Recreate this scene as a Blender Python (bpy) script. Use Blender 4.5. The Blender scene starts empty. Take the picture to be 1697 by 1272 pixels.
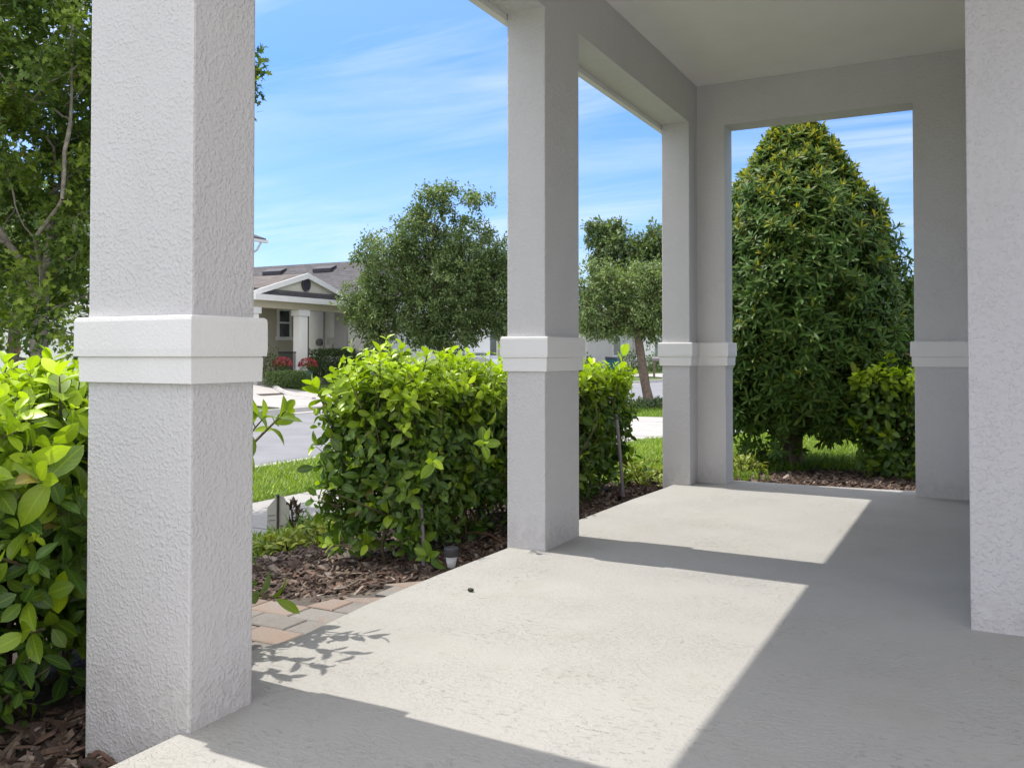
import bpy, bmesh, math, random
import numpy as np
rng = np.random.default_rng(7)
random.seed(7)
scene = bpy.context.scene
COL = scene.collection
R = math.radians
V3 = lambda *a: np.array(a, float)

# ------------------------------------------------------------------ camera model
CAMH, FPX, YAW, PITCH, CY = 0.95, 1480.2648, 27.6049, 1.1071, 558.5765
_y, _p = R(YAW), R(PITCH)
FWD = V3(-math.sin(_y)*math.cos(_p), math.cos(_y)*math.cos(_p), math.sin(_p))
RT = V3(math.cos(_y), math.sin(_y), 0)
UP = np.cross(RT, FWD)
def ray(x, y): return FWD + RT*(x-848.5)/FPX + UP*(CY-y)/FPX
def fl(x, y, z=0.0):
    d = ray(x, y); t = (z-CAMH)/d[2]; p = d*t; p[2] += CAMH; return p
def at(x, y, depth):
    p = ray(x, y)*depth; p[2] += CAMH; return p
def onx(x, y, X):
    d = ray(x, y); p = d*(X/d[0]); p[2] += CAMH; return p

# ------------------------------------------------------------------ tiny mesh builder
class MB:
    def __init__(s): s.v=[]; s.f=[]; s.n=0; s.c=[]; s.uv=[]; s.hasc=False; s.hasuv=False
    def add(s, v, faces, col=None, uv=None):
        v=np.asarray(v,float); k=len(v)
        s.v.append(v)
        for fa in (faces if isinstance(faces,list) and faces and isinstance(faces[0],np.ndarray) else [faces]):
            if isinstance(fa,np.ndarray): s.f.append(fa+s.n)
            else:
                by={}
                for q in fa: by.setdefault(len(q),[]).append(q)
                for q in by.values(): s.f.append(np.array(q)+s.n)
        if col is None: s.c.append(np.tile([0.5,0.5,0.5,1.0],(k,1)))
        else:
            s.hasc=True; c=np.asarray(col,float)
            if c.ndim==1: c=np.tile(c,(k,1))
            if c.shape[1]==3: c=np.hstack([c,np.ones((k,1))])
            s.c.append(c)
        if uv is None: s.uv.append(np.zeros((k,2)))
        else: s.hasuv=True; s.uv.append(np.asarray(uv,float))
        s.n+=k; return s
    def box(s,x0,x1,y0,y1,z0,z1,col=None):
        v=[(x0,y0,z0),(x1,y0,z0),(x1,y1,z0),(x0,y1,z0),(x0,y0,z1),(x1,y0,z1),(x1,y1,z1),(x0,y1,z1)]
        return s.add(v,[(3,2,1,0),(4,5,6,7),(0,1,5,4),(1,2,6,5),(2,3,7,6),(3,0,4,7)],col)
    def prism(s,poly,z0,z1,col=None):
        n=len(poly)
        v=[(x,y,z0) for x,y in poly]+[(x,y,z1) for x,y in poly]
        f=[tuple(range(n-1,-1,-1)),tuple(range(n,2*n))]+[(i,(i+1)%n,n+(i+1)%n,n+i) for i in range(n)]
        return s.add(v,f,col)
    def extr(s,poly,a,b,axis='y',col=None):
        # profile polygon of pairs, extruded along axis (x: pairs are y,z ; y: pairs are x,z)
        n=len(poly)
        if axis=='y': v=[(p,a,q) for p,q in poly]+[(p,b,q) for p,q in poly]
        else: v=[(a,p,q) for p,q in poly]+[(b,p,q) for p,q in poly]
        f=[tuple(range(n)),tuple(range(2*n-1,n-1,-1))]+[(i,n+i,n+(i+1)%n,(i+1)%n) for i in range(n)]
        return s.add(v,f,col)
    def tube(s,pts,rad,sides=6,col=None,cap=True):
        pts=np.asarray(pts,float); rad=np.broadcast_to(np.asarray(rad,float),(len(pts),))
        n=len(pts); t=np.gradient(pts,axis=0); t/=np.linalg.norm(t,axis=1)[:,None]+1e-12
        ref=V3(0,0,1) if abs(t[0][2])<.9 else V3(1,0,0)
        rings=[]
        x=np.cross(ref,t[0]); x/=np.linalg.norm(x)
        for i in range(n):
            x=x-t[i]*(x@t[i]); x/=np.linalg.norm(x)+1e-12; y=np.cross(t[i],x)
            a=np.arange(sides)*2*math.pi/sides
            rings.append(pts[i]+rad[i]*(np.cos(a)[:,None]*x+np.sin(a)[:,None]*y))
        v=np.vstack(rings); f=[]
        for i in range(n-1):
            for k in range(sides):
                k2=(k+1)%sides; f.append((i*sides+k,i*sides+k2,(i+1)*sides+k2,(i+1)*sides+k))
        if cap: f.append(tuple(range(sides-1,-1,-1))); f.append(tuple((n-1)*sides+k for k in range(sides)))
        return s.add(v,f,col)
    def lathe(s,c,prof,sides=20,col=None):
        # prof: list of (r,z); c = centre (x,y,z)
        a=np.arange(sides)*2*math.pi/sides
        v=np.vstack([np.stack([c[0]+r*np.cos(a),c[1]+r*np.sin(a),np.full(sides,c[2]+z)],1) for r,z in prof])
        f=[]; n=len(prof)
        for i in range(n-1):
            for k in range(sides):
                k2=(k+1)%sides; f.append((i*sides+k,i*sides+k2,(i+1)*sides+k2,(i+1)*sides+k))
        f.append(tuple(range(sides-1,-1,-1))); f.append(tuple((n-1)*sides+k for k in range(sides)))
        return s.add(v,f,col)
    def build(s,name,mat,parent=None,base=None,smooth=False,bevel=0,vbevel=0):
        v=np.vstack(s.v)
        off=V3(0,0,0)
        if parent is not None: off=V3(*parent['_w'])
        elif base is not None: off=V3(*base)
        v=v-off
        me=bpy.data.meshes.new(name)
        me.vertices.add(len(v)); me.vertices.foreach_set('co',v.astype(np.float32).ravel())
        li=np.concatenate([f.ravel() for f in s.f]); tot=np.concatenate([np.full(len(f),f.shape[1]) for f in s.f])
        st=np.concatenate([[0],np.cumsum(tot)[:-1]])
        me.loops.add(len(li)); me.loops.foreach_set('vertex_index',li.astype(np.int32))
        me.polygons.add(len(tot)); me.polygons.foreach_set('loop_start',st.astype(np.int32))
        if s.hasc:
            a=me.attributes.new('tint','FLOAT_COLOR','POINT'); a.data.foreach_set('color',np.vstack(s.c).astype(np.float32).ravel())
        if s.hasuv:
            u=me.uv_layers.new(name='UVMap'); u.data.foreach_set('uv',np.vstack(s.uv)[li].astype(np.float32).ravel())
        me.update(calc_edges=True)
        me.polygons.foreach_set('use_smooth',np.full(len(tot),bool(smooth)))
        me.validate()
        if bevel or vbevel:
            bm=bmesh.new(); bm.from_mesh(me)
            bmesh.ops.recalc_face_normals(bm,faces=bm.faces)
            es=[e for e in bm.edges if not vbevel or abs((e.verts[0].co-e.verts[1].co).normalized().z)>.99]
            bmesh.ops.bevel(bm,geom=es,offset=bevel or vbevel,segments=2,affect='EDGES',profile=.6,clamp_overlap=True)
            bm.to_mesh(me); bm.free()
        me.materials.append(mat)
        o=bpy.data.objects.new(name,me); COL.objects.link(o)
        if parent is not None: o.parent=parent
        else: o.location=off
        o['_w']=tuple(float(q) for q in off)
        return o
def tag(o,label=None,cat=None,group=None,kind=None):
    if label: o['label']=label
    if cat: o['category']=cat
    if group: o['group']=group
    if kind: o['kind']=kind
    return o
def thing(name,label,cat,loc,group=None):
    o=bpy.data.objects.new(name,None); COL.objects.link(o); o.location=tuple(loc); o['_w']=tuple(float(q) for q in loc)
    o.empty_display_size=.2
    return tag(o,label,cat,group)

# ------------------------------------------------------------------ materials
def newmat(name):
    m=bpy.data.materials.new(name); m.use_nodes=True; nt=m.node_tree; nt.nodes.clear()
    out=nt.nodes.new('ShaderNodeOutputMaterial'); b=nt.nodes.new('ShaderNodeBsdfPrincipled')
    nt.links.new(b.outputs[0],out.inputs['Surface'])
    return m,nt,b,out
def N(nt,t,**k):
    n=nt.nodes.new(t)
    for a,v in k.items():
        if a.startswith('i_'): n.inputs[a[2:].replace('_',' ')].default_value=v
        else: setattr(n,a,v)
    return n
def L(nt,a,b): nt.links.new(a,b)
def pos(nt): return N(nt,'ShaderNodeNewGeometry').outputs['Position']
def noise(nt,vec,scale,detail=4,rough=.55,dist=0):
    n=N(nt,'ShaderNodeTexNoise'); n.inputs['Scale'].default_value=scale; n.inputs['Detail'].default_value=detail
    n.inputs['Roughness'].default_value=rough; n.inputs['Distortion'].default_value=dist
    if vec is not None: L(nt,vec,n.inputs['Vector'])
    return n.outputs['Fac']
def ramp(nt,fac,stops):
    r=N(nt,'ShaderNodeValToRGB'); e=r.color_ramp.elements
    while len(e)<len(stops): e.new(.5)
    for i,(p,c) in enumerate(stops):
        e[i].position=p; e[i].color=(*c,1) if isinstance(c,(tuple,list)) else (c,c,c,1)
    L(nt,fac,r.inputs['Fac']); return r.outputs['Color']
def mix(nt,fac,a,b,mode='MIX'):
    m=N(nt,'ShaderNodeMix',data_type='RGBA',blend_type=mode)
    for s,v in ((m.inputs[0],fac),(m.inputs[6],a),(m.inputs[7],b)):
        if hasattr(v,'is_linked'): L(nt,v,s)
        elif isinstance(v,(int,float)): s.default_value=v
        else: s.default_value=(*v,1)
    return m.outputs[2]
def math_(nt,op,a,b=None,clamp=False):
    m=N(nt,'ShaderNodeMath',operation=op,use_clamp=clamp)
    for i,v in enumerate((a,b)):
        if v is None: continue
        if hasattr(v,'is_linked'): L(nt,v,m.inputs[i])
        else: m.inputs[i].default_value=v
    return m.outputs[0]
def bump(nt,h,dist,strength=1,prev=None):
    b=N(nt,'ShaderNodeBump'); b.inputs['Distance'].default_value=dist; b.inputs['Strength'].default_value=strength
    L(nt,h,b.inputs['Height'])
    if prev is not None: L(nt,prev,b.inputs['Normal'])
    return b.outputs[0]
def scaled(nt,vec,s):
    m=N(nt,'ShaderNodeMapping'); m.inputs['Scale'].default_value=s; L(nt,vec,m.inputs['Vector']); return m.outputs[0]

def plain(name,col,rough=.6,metal=0,var=.12,scale=6,bmp=0,bscale=60):
    m,nt,b,_=newmat(name); p=pos(nt)
    f=noise(nt,p,scale,5)
    c=ramp(nt,f,[(.3,tuple(x*(1-var) for x in col)),(.7,tuple(min(1,x*(1+var)) for x in col))])
    L(nt,c,b.inputs['Base Color']); b.inputs['Roughness'].default_value=rough; b.inputs['Metallic'].default_value=metal
    if bmp: L(nt,bump(nt,noise(nt,p,bscale,4),bmp),b.inputs['Normal'])
    return m
def stucco(name,col,coarse=70,depth=.004,skip=.5,fine=220):
    m,nt,b,_=newmat(name); p=pos(nt)
    w=noise(nt,p,1.3,4)
    st=noise(nt,scaled(nt,p,(2.2,2.2,.5)),1.6,5,.65)
    c=ramp(nt,w,[(.3,tuple(x*.98 for x in col)),(.7,tuple(x*1.015 for x in col))])
    c=mix(nt,1,c,ramp(nt,st,[(.30,(.955,.955,.95)),(.60,(1,1,1))]),'MULTIPLY')
    # splash-back grime low on the wall and fine dark pinholes
    sp=ramp(nt,noise(nt,p,150,2),[(.22,(.80,.80,.79)),(.30,(1,1,1))])
    c=mix(nt,1,c,sp,'MULTIPLY')
    pz=N(nt,'ShaderNodeSeparateXYZ'); L(nt,p,pz.inputs[0])
    splash=math_(nt,'MULTIPLY',ramp(nt,math_(nt,'ADD',pz.outputs[2],math_(nt,'MULTIPLY',noise(nt,p,14,4,.7),-.16)),[(0.,.28),(.09,0.)]),ramp(nt,noise(nt,p,30,3,.6),[(.35,0.),(.6,1.)]))
    c=mix(nt,splash,c,tuple(x*f for x,f in zip(col,(.62,.58,.52))))
    L(nt,c,b.inputs['Base Color']); b.inputs['Roughness'].default_value=.72; b.inputs['Specular IOR Level'].default_value=.3
    # lumpy sprayed render: soft grains, coarser in drifts, with a few raised flakes
    cover=ramp(nt,noise(nt,p,5.5,3,.6),[(skip-.20,.45),(skip+.14,1.0)])
    g1=noise(nt,p,coarse,2,.5)
    g2=noise(nt,p,coarse*.45,2,.5,.3)
    fk=ramp(nt,g1,[(.50,0.),(.66,1.)])
    h=math_(nt,'ADD',math_(nt,'MULTIPLY',g1,.7),math_(nt,'ADD',math_(nt,'MULTIPLY',fk,.35),math_(nt,'MULTIPLY',g2,.45)))
    h=math_(nt,'MULTIPLY',h,cover)
    n1=bump(nt,h,depth)
    n2=bump(nt,noise(nt,p,fine,2,.5),depth*.10,1,n1)
    L(nt,n2,b.inputs['Normal'])
    return m
def leafmat(name,old,young,trans=.3,rough=.38,rib=.25,spec=.45):
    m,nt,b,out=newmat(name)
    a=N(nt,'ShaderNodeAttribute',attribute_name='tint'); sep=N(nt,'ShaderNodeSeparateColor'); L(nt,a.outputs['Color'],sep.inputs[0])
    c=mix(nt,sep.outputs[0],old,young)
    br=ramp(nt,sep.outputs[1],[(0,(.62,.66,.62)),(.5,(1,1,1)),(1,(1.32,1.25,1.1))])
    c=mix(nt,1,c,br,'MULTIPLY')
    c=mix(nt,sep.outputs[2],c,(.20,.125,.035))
    if rib:
        uv=N(nt,'ShaderNodeUVMap'); sx=N(nt,'ShaderNodeSeparateXYZ'); L(nt,uv.outputs[0],sx.inputs[0])
        d=math_(nt,'ABSOLUTE',math_(nt,'SUBTRACT',sx.outputs[0],.5))
        mid=ramp(nt,d,[(.02,1.),(.06,0.)])
        # side veins run out from the midrib towards the tip
        vv=math_(nt,'FRACT',math_(nt,'MULTIPLY',math_(nt,'SUBTRACT',sx.outputs[1],math_(nt,'MULTIPLY',d,.55)),7.))
        ven=ramp(nt,math_(nt,'ABSOLUTE',math_(nt,'SUBTRACT',vv,.5)),[(.02,.55),(.11,0.)])
        mm=math_(nt,'MULTIPLY',math_(nt,'MAXIMUM',mid,ven),rib)
        c=mix(nt,mm,c,tuple(min(1,x*1.7+.02) for x in young))
    L(nt,c,b.inputs['Base Color']); b.inputs['Roughness'].default_value=rough; b.inputs['Specular IOR Level'].default_value=spec
    t=N(nt,'ShaderNodeBsdfTranslucent'); tc=mix(nt,1,c,(1.15,1.2,.5),'MULTIPLY'); L(nt,tc,t.inputs['Color'])
    ms=N(nt,'ShaderNodeMixShader'); ms.inputs[0].default_value=trans
    L(nt,b.outputs[0],ms.inputs[1]); L(nt,t.outputs[0],ms.inputs[2]); L(nt,ms.outputs[0],out.inputs['Surface'])
    return m
def tinted(name,rough=.8,bmp=.002,bscale=120,var=.25,vscale=30):
    # base colour comes from the per-piece tint
    m,nt,b,_=newmat(name); p=pos(nt)
    a=N(nt,'ShaderNodeAttribute',attribute_name='tint')
    f=ramp(nt,noise(nt,p,vscale,5,.65),[(.3,1-var),(.7,1+var)])
    L(nt,mix(nt,1,a.outputs['Color'],f,'MULTIPLY'),b.inputs['Base Color']); b.inputs['Roughness'].default_value=rough
    if bmp: L(nt,bump(nt,noise(nt,p,bscale,4),bmp),b.inputs['Normal'])
    return m

M={}
M['stucco']=stucco('painted_stucco',(.585,.57,.565),coarse=100,depth=.0036)
M['knock']=stucco('knockdown_stucco',(.55,.535,.545),coarse=75,depth=.0044,skip=.40)
M['trim']=stucco('white_trim_paint',(.76,.745,.72),coarse=130,depth=.0009,skip=.5,fine=260)
M['ceil']=stucco('ceiling_paint',(.76,.745,.71),coarse=160,depth=.0010,skip=.5,fine=300)
def floor_mat():
    m,nt,b,_=newmat('painted_concrete'); p=pos(nt)
    c=ramp(nt,noise(nt,p,1.1,5,.6),[(.3,(.36,.350,.325)),(.7,(.41,.40,.373))])
    c=mix(nt,ramp(nt,noise(nt,p,2.6,6,.7),[(.55,0.),(.74,.40)]),c,(.345,.315,.25))
    # rust-pink and grey scuffs
    c=mix(nt,ramp(nt,noise(nt,p,7.5,5,.7),[(.66,0.),(.78,.30)]),c,(.33,.27,.23))
    ripple=noise(nt,scaled(nt,p,(.8,1.25,1)),60,3,.55,.4)
    flake=ramp(nt,ripple,[(.46,0.),(.52,1.)])
    crack=ramp(nt,math_(nt,'ABSOLUTE',math_(nt,'SUBTRACT',noise(nt,scaled(nt,p,(.7,1.3,1)),46,3,.6,.4),.62)),[(.004,1.),(.016,0.)])
    cm_=ramp(nt,noise(nt,p,3.0,5,.65),[(.44,0.),(.64,1.)])
    pit=math_(nt,'MULTIPLY',crack,cm_)
    c=mix(nt,math_(nt,'MULTIPLY',pit,.42),c,(.18,.165,.14))
    L(nt,c,b.inputs['Base Color']); b.inputs['Roughness'].default_value=.8; b.inputs['Specular IOR Level'].default_value=.2
    cov=ramp(nt,noise(nt,p,2.3,4),[(.35,.2),(.65,1.)])
    h=math_(nt,'SUBTRACT',math_(nt,'MULTIPLY',flake,cov),math_(nt,'MULTIPLY',pit,.8))
    n1=bump(nt,h,.0015); n2=bump(nt,noise(nt,p,130,3,.55),.0012,1,n1); L(nt,n2,b.inputs['Normal'])
    return m
M['floor']=floor_mat()
def conc(name,a,b_,scale=3,joint=None,bmp=.002):
    m,nt,b,_=newmat(name); p=pos(nt)
    c=ramp(nt,noise(nt,p,scale,6,.65),[(.3,a),(.7,b_)])
    c=mix(nt,1,c,ramp(nt,noise(nt,p,90,3),[(.3,.86),(.6,1.03)]),'MULTIPLY')
    if joint:
        sx=N(nt,'ShaderNodeSeparateXYZ'); L(nt,p,sx.inputs[0])
        d=math_(nt,'ABSOLUTE',math_(nt,'SUBTRACT',math_(nt,'FRACT',math_(nt,'DIVIDE',sx.outputs[1],joint)),.5))
        c=mix(nt,ramp(nt,d,[(.006,1.),(.012,0.)]),c,(.12,.11,.10))
    L(nt,c,b.inputs['Base Color']); b.inputs['Roughness'].default_value=.85
    L(nt,bump(nt,noise(nt,p,120,4),bmp),b.inputs['Normal']); return m
M['walk']=conc('sidewalk_concrete',(.32,.305,.28),(.40,.38,.355),joint=1.5)
M['drive']=conc('driveway_concrete',(.36,.34,.32),(.44,.415,.39),joint=3.1)
M['curb']=conc('curb_concrete',(.36,.345,.32),(.46,.44,.41),joint=3.)
M['asphalt']=conc('worn_asphalt',(.19,.19,.20),(.25,.25,.262),scale=1.2,bmp=.004)
M['soil']=plain('dark_soil',(.045,.030,.021),.95,var=.5,scale=25,bmp=.02,bscale=35)
M['lawn']=plain('lawn_ground',(.085,.135,.024),.95,var=.45,scale=9,bmp=.03,bscale=40)
M['grass']=leafmat('grass_blades',(.11,.20,.020),(.32,.44,.05),.34,.5,0,.3)
M['hedge']=leafmat('hedge_leaves',(.062,.140,.024),(.47,.64,.024),.36,.36,.17)
M['conif']=leafmat('glossy_tree_leaves',(.046,.122,.024),(.46,.44,.04),.28,.48,.2,.22)
M['oak']=leafmat('oak_leaves',(.112,.172,.062),(.29,.38,.15),.30,.40,0,.45)
M['maple']=leafmat('lobed_leaves',(.070,.130,.032),(.28,.38,.06),.34,.45,0,.3)
M['varie']=leafmat('variegated_leaves',(.08,.17,.03),(.52,.55,.10),.3,.4,.1)
M['dark_leaf']=leafmat('dark_shrub_leaves',(.030,.062,.018),(.13,.20,.055),.2,.42,0)
M['bronze']=leafmat('bronze_leaves',(.05,.035,.025),(.12,.06,.04),.2,.45,0)
M['red']=leafmat('red_petals',(.34,.035,.05),(.48,.11,.14),.3,.5,0)
M['bark']=plain('grey_bark',(.32,.28,.24),.9,var=.4,scale=18,bmp=.01,bscale=50)
M['bark2']=plain('brown_bark',(.17,.125,.095),.9,var=.4,scale=14,bmp=.012,bscale=40)
M['stem']=plain('green_brown_stem',(.10,.085,.04),.7,var=.4,scale=30)
M['chip']=tinted('bark_chips',.85,.003,160,.35,60)
def paver_mat():
    m,nt,b,_=newmat('clay_pavers'); p=pos(nt); a=N(nt,'ShaderNodeAttribute',attribute_name='tint')
    c=mix(nt,ramp(nt,noise(nt,p,9,4,.6),[(.42,0.),(.66,.65)]),a.outputs['Color'],(.27,.245,.22))
    c=mix(nt,ramp(nt,noise(nt,p,13,3,.6),[(.55,0.),(.70,.5)]),c,(.29,.18,.125))
    c=mix(nt,1,c,ramp(nt,noise(nt,p,120,5,.7),[(.3,.78),(.65,1.1)]),'MULTIPLY')
    L(nt,c,b.inputs['Base Color']); b.inputs['Roughness'].default_value=.88; L(nt,bump(nt,noise(nt,p,170,4,.7),.002),b.inputs['Normal']); return m
M['paver']=paver_mat()
M['sand']=plain('joint_sand',(.10,.085,.07),.95,var=.3,scale=60,bmp=.003)
M['dark_plastic']=plain('dark_plastic',(.055,.055,.06),.45,var=.2,scale=40)
M['metal_post']=plain('grey_painted_pipe',(.24,.21,.235),.5,var=.12,scale=20)
M['sign']=plain('pale_sign_board',(.36,.35,.30),.55,var=.1,scale=9)
M['black_metal']=plain('black_railing_paint',(.012,.012,.013),.5)
M['tan_wall']=stucco('tan_wall_paint',(.50,.45,.345),coarse=60,depth=.002)
M['far_white']=stucco('white_wall_paint',(.85,.83,.80),coarse=60,depth=.002)
M['far_beige']=stucco('beige_wall_paint',(.56,.49,.42),coarse=60,depth=.002)
M['far_grey']=stucco('grey_wall_paint',(.50,.48,.47),coarse=60,depth=.002)
M['gable']=stucco('cream_gable_paint',(.58,.56,.47),coarse=60,depth=.002)
def shingle(name,a,b_):
    m,nt,b,_=newmat(name); p=pos(nt)
    c=ramp(nt,noise(nt,scaled(nt,p,(1,1,3)),2.2,6,.7),[(.3,a),(.7,b_)])
    br=N(nt,'ShaderNodeTexBrick'); br.inputs['Scale'].default_value=1; br.inputs['Brick Width'].default_value=.33; br.inputs['Row Height'].default_value=.09
    br.inputs['Mortar Size'].default_value=.008; br.inputs['Color1'].default_value=(.75,.75,.75,1); br.inputs['Color2'].default_value=(1.15,1.12,1.1,1); br.inputs['Mortar'].default_value=(.4,.4,.4,1)
    sx=N(nt,'ShaderNodeSeparateXYZ'); L(nt,p,sx.inputs[0]); cb=N(nt,'ShaderNodeCombineXYZ')
    L(nt,sx.outputs[0],cb.inputs[0]); L(nt,sx.outputs[2],cb.inputs[1]); L(nt,cb.outputs[0],br.inputs['Vector'])
    L(nt,mix(nt,1,c,br.outputs[0],'MULTIPLY'),b.inputs['Base Color']); b.inputs['Roughness'].default_value=.9; return m
M['shingle']=shingle('dark_shingles',(.062,.058,.066),(.105,.10,.108))
M['shingle_brown']=shingle('brown_shingles',(.105,.09,.08),(.17,.145,.13))
M['white_paint']=plain('white_paint',(.74,.73,.71),.5,var=.04)
def glass(name,tint=(.02,.03,.03),rough=.03):
    m,nt,b,_=newmat(name); p=pos(nt)
    L(nt,ramp(nt,noise(nt,p,1.5,3),[(.4,tint),(.6,tuple(x*2.2 for x in tint))]),b.inputs['Base Color'])
    b.inputs['Roughness'].default_value=rough; b.inputs['Specular IOR Level'].default_value=.8; return m
M['glass']=glass('window_glass')
def clear():
    m,nt,b,_=newmat('frosted_lens'); b.inputs['Transmission Weight'].default_value=.30; b.inputs['Roughness'].default_value=.3; b.inputs['IOR'].default_value=1.3
    p=pos(nt); L(nt,ramp(nt,noise(nt,scaled(nt,p,(1,1,.2)),150,2),[(.3,(.72,.73,.74)),(.7,(.95,.95,.95))]),b.inputs['Base Color']); return m
M['lens']=clear()
M['teal']=plain('teal_glaze',(.05,.14,.13),.35)
M['blue_bin']=plain('blue_green_plastic',(.02,.10,.14),.45)
M['car_white']=plain('white_car_paint',(.75,.76,.77),.2,var=.02)
M['tyre']=plain('tyre_rubber',(.02,.02,.02),.8)

# ------------------------------------------------------------------ setting: ground
PX=[(-500,0),(-60,0),(-30,.02),(-22.6,-.02),(-19.6,-.34),(-18.2,-.40),(-15.75,-.44),(-15.70,-.66),(-7.82,-.66),(-7.77,-.43),(-5.85,-.41),(-4.75,-.41),(-3.3,-.24),(-2.1,-.15),(-1.2,-.15),(40,-.12),(500,0)]
def gz(X): return float(np.interp(X,[a for a,_ in PX],[b for _,b in PX]))
mb=MB(); ys=[-300,-20,-5,0,5,10,15,20,30,45,70,120,600]
v=[(x,y,z) for y in ys for x,z in PX]; n=len(PX)
mb.add(v,[(j*n+i,j*n+i+1,(j+1)*n+i+1,(j+1)*n+i) for j in range(len(ys)-1) for i in range(n-1)])
tag(mb.build('lawn_ground',M['lawn']),kind='structure')
mb=MB(); mb.box(-15.44,-8.0,-200,500,-.655,-.56); tag(mb.build('road',M['asphalt'],base=(-11.6,0,-.655)),kind='structure')
def curb(x0,x1):
    s=1 if x1>x0 else -1      # rises from x0 (road side) to x1 (verge side)
    mb=MB(); mb.extr([(x0,-.655),(x1,-.655),(x1,-.415),(x0+s*.10,-.415),(x0+s*.05,-.53),(x0-s*.30,-.548),(x0-s*.30,-.655)][::s],-200,500,'y')
    return mb
for a,b in ((-7.99,-7.78),(-15.45,-15.66)):
    c=MB(); s=1 if b>a else -1
    c.extr([(a,-.654),(b,-.654),(b,-.418),(a+s*.07,-.418),(a+s*.03,-.50),(a,-.552)],-200,500,'y')
    tag(c.build('curb',M['curb'],base=(a,0,-.6)),kind='structure')
mb=MB(); mb.box(-5.85,-4.75,-200,13.4,-.43,-.395); mb.box(-5.85,-4.75,18.4,500,-.43,-.395)
mb.box(-19.3,-17.9,-200,500,-.46,-.335); tag(mb.build('sidewalk',M['walk'],base=(-5.3,0,-.43)),kind='structure')
# neighbour's driveway on this side of the street
mb=MB()
def strip(pts,y0,y1,th=.03):
    p=[(x,z) for x,z in pts]; mb.extr(p+[(x,z-th) for x,z in reversed(p)],y0,y1,'y')
strip([(-7.78,-.50),(-7.4,-.40),(-5.85,-.385),(-4.75,-.385),(-3.3,-.215),(-2.1,-.13),(6,-.12)],13.4,18.4)
strip([(-7.78,-.50),(-7.4,-.40),(-5.85,-.385),(-4.75,-.385),(-3.3,-.215),(-2.3,-.12),(8,-.10)],-14,-2.05)  # unseen concrete behind the camera, added for warm bounce onto the porch
# drive and apron of the house across the street
strip([(-23.0,.0),(-22.6,.01),(-19.6,-.31),(-17.6,-.325),(-15.9,-.40),(-15.66,-.50),(-15.3,-.545)],17.5,23.2)
strip([(-23.6,.0),(-22.6,.01),(-19.6,-.31),(-17.6,-.325),(-15.9,-.40),(-15.66,-.50),(-15.3,-.545)],38.2,43.6)
strip([(-23.6,.0),(-22.6,.01),(-19.6,-.31),(-17.6,-.325),(-15.9,-.40),(-15.66,-.50),(-15.3,-.545)],50.5,55.0)
tag(mb.build('driveway',M['drive'],base=(-5,15,-.4)),kind='structure')

# porch slab with a softly rounded edge
XI,TH=-1.8652,.2081; XO=XI-TH
Y2A,Y2B,YC,YF,YFO,XJ,XR=3.9125,4.33,6.3562,6.5555,6.7682,-1.6533,-.3839
ZC,ZS=2.959,2.6466; ZT,ZB,ZM=1.0374,.8679,.936
SX=-2.083
mb=MB()
edge=[(SX-.02,1.25),(SX-.008,2.0),(SX+.03,2.35),(SX-.006,2.8),(SX-.012,3.3),(SX+.004,3.9),(SX+.02,4.8),(SX+.04,5.6),(SX+.075,6.2),(SX+.08,6.72),(SX+.12,6.80)]
edge=[(-1.80,1.70),(-2.12,1.72),(-2.12,2.0),(SX-.03,2.10)]+edge[2:]
poly=edge+[(-1.06,6.79),(-.40,6.85),(.2,6.86),(6,6.86),(6,-2.0),(-1.80,-2.0)]
poly=poly[::-1]
n=len(poly)
def inset(p,d):
    q=[]; A=len(p)
    for i in range(A):
        a,b,c=V3(*p[i-1]),V3(*p[i]),V3(*p[(i+1)%A])
        e1=(b-a)/np.linalg.norm(b-a); e2=(c-b)/np.linalg.norm(c-b)
        n1=V3(-e1[1],e1[0]); n2=V3(-e2[1],e2[0]); m=(n1+n2); m/=max(1e-6,(m@n1))
        q.append(tuple(b+m*d))
    return q
r0=poly; r1=inset(poly,.006); r2=inset(poly,.018)
vv=[(x,y,-.30) for x,y in r0]+[(x,y,-.018) for x,y in r0]+[(x,y,-.005) for x,y in r1]+[(x,y,0) for x,y in r2]
ff=[(k*n+i,k*n+(i+1)%n,(k+1)*n+(i+1)%n,(k+1)*n+i) for k in range(3) for i in range(n)]+[tuple(range(3*n,4*n))]
mb.add(vv,ff)
slab=tag(mb.build('porch_slab',M['floor'],base=(0,4,0)),kind='structure')

# ------------------------------------------------------------------ the house with its porch
house=thing('house','grey stucco house with an open porch on square pillars banded in white','house',(0,5,0))
def offpoly(p,d): return inset(p,-d)
def trimband(poly,parent,zt,zm,zb,face_only=False):
    mb=MB()
    prof=[(zb,.015),(zm-.0035,.017),(zm-.0035,.0145),(zm,.0155),(zm,.024),(zm+.02,.0255),(zt-.012,.025),(zt-.004,.0235),(zt,.019)]
    rings=[[(x,y,z) for x,y in offpoly(poly,o)] for z,o in prof]
    n=len(poly); v=[q for r in rings for q in r]
    f=[(k*n+i,k*n+(i+1)%n,(k+1)*n+(i+1)%n,(k+1)*n+i) for k in range(len(prof)-1) for i in range(n)]
    f.append(tuple(range(n-1,-1,-1))); f.append(tuple(range((len(prof)-1)*n,len(prof)*n)))
    mb.add(v,f); return mb.build('trim_band',M['trim'],parent)
def pillar(poly,z0,z1,name,label,zt=ZT,zm=ZM,zb=ZB,mat='stucco'):
    mb=MB()
    # pillar with a slightly soft foot where the stucco meets the slab
    mb.prism(poly,z0,z1)
    o=mb.build(name,M[mat],house,vbevel=.007)
    if label: o['label']=label
    trimband(poly,o,zt,zm,zb); return o
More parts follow.
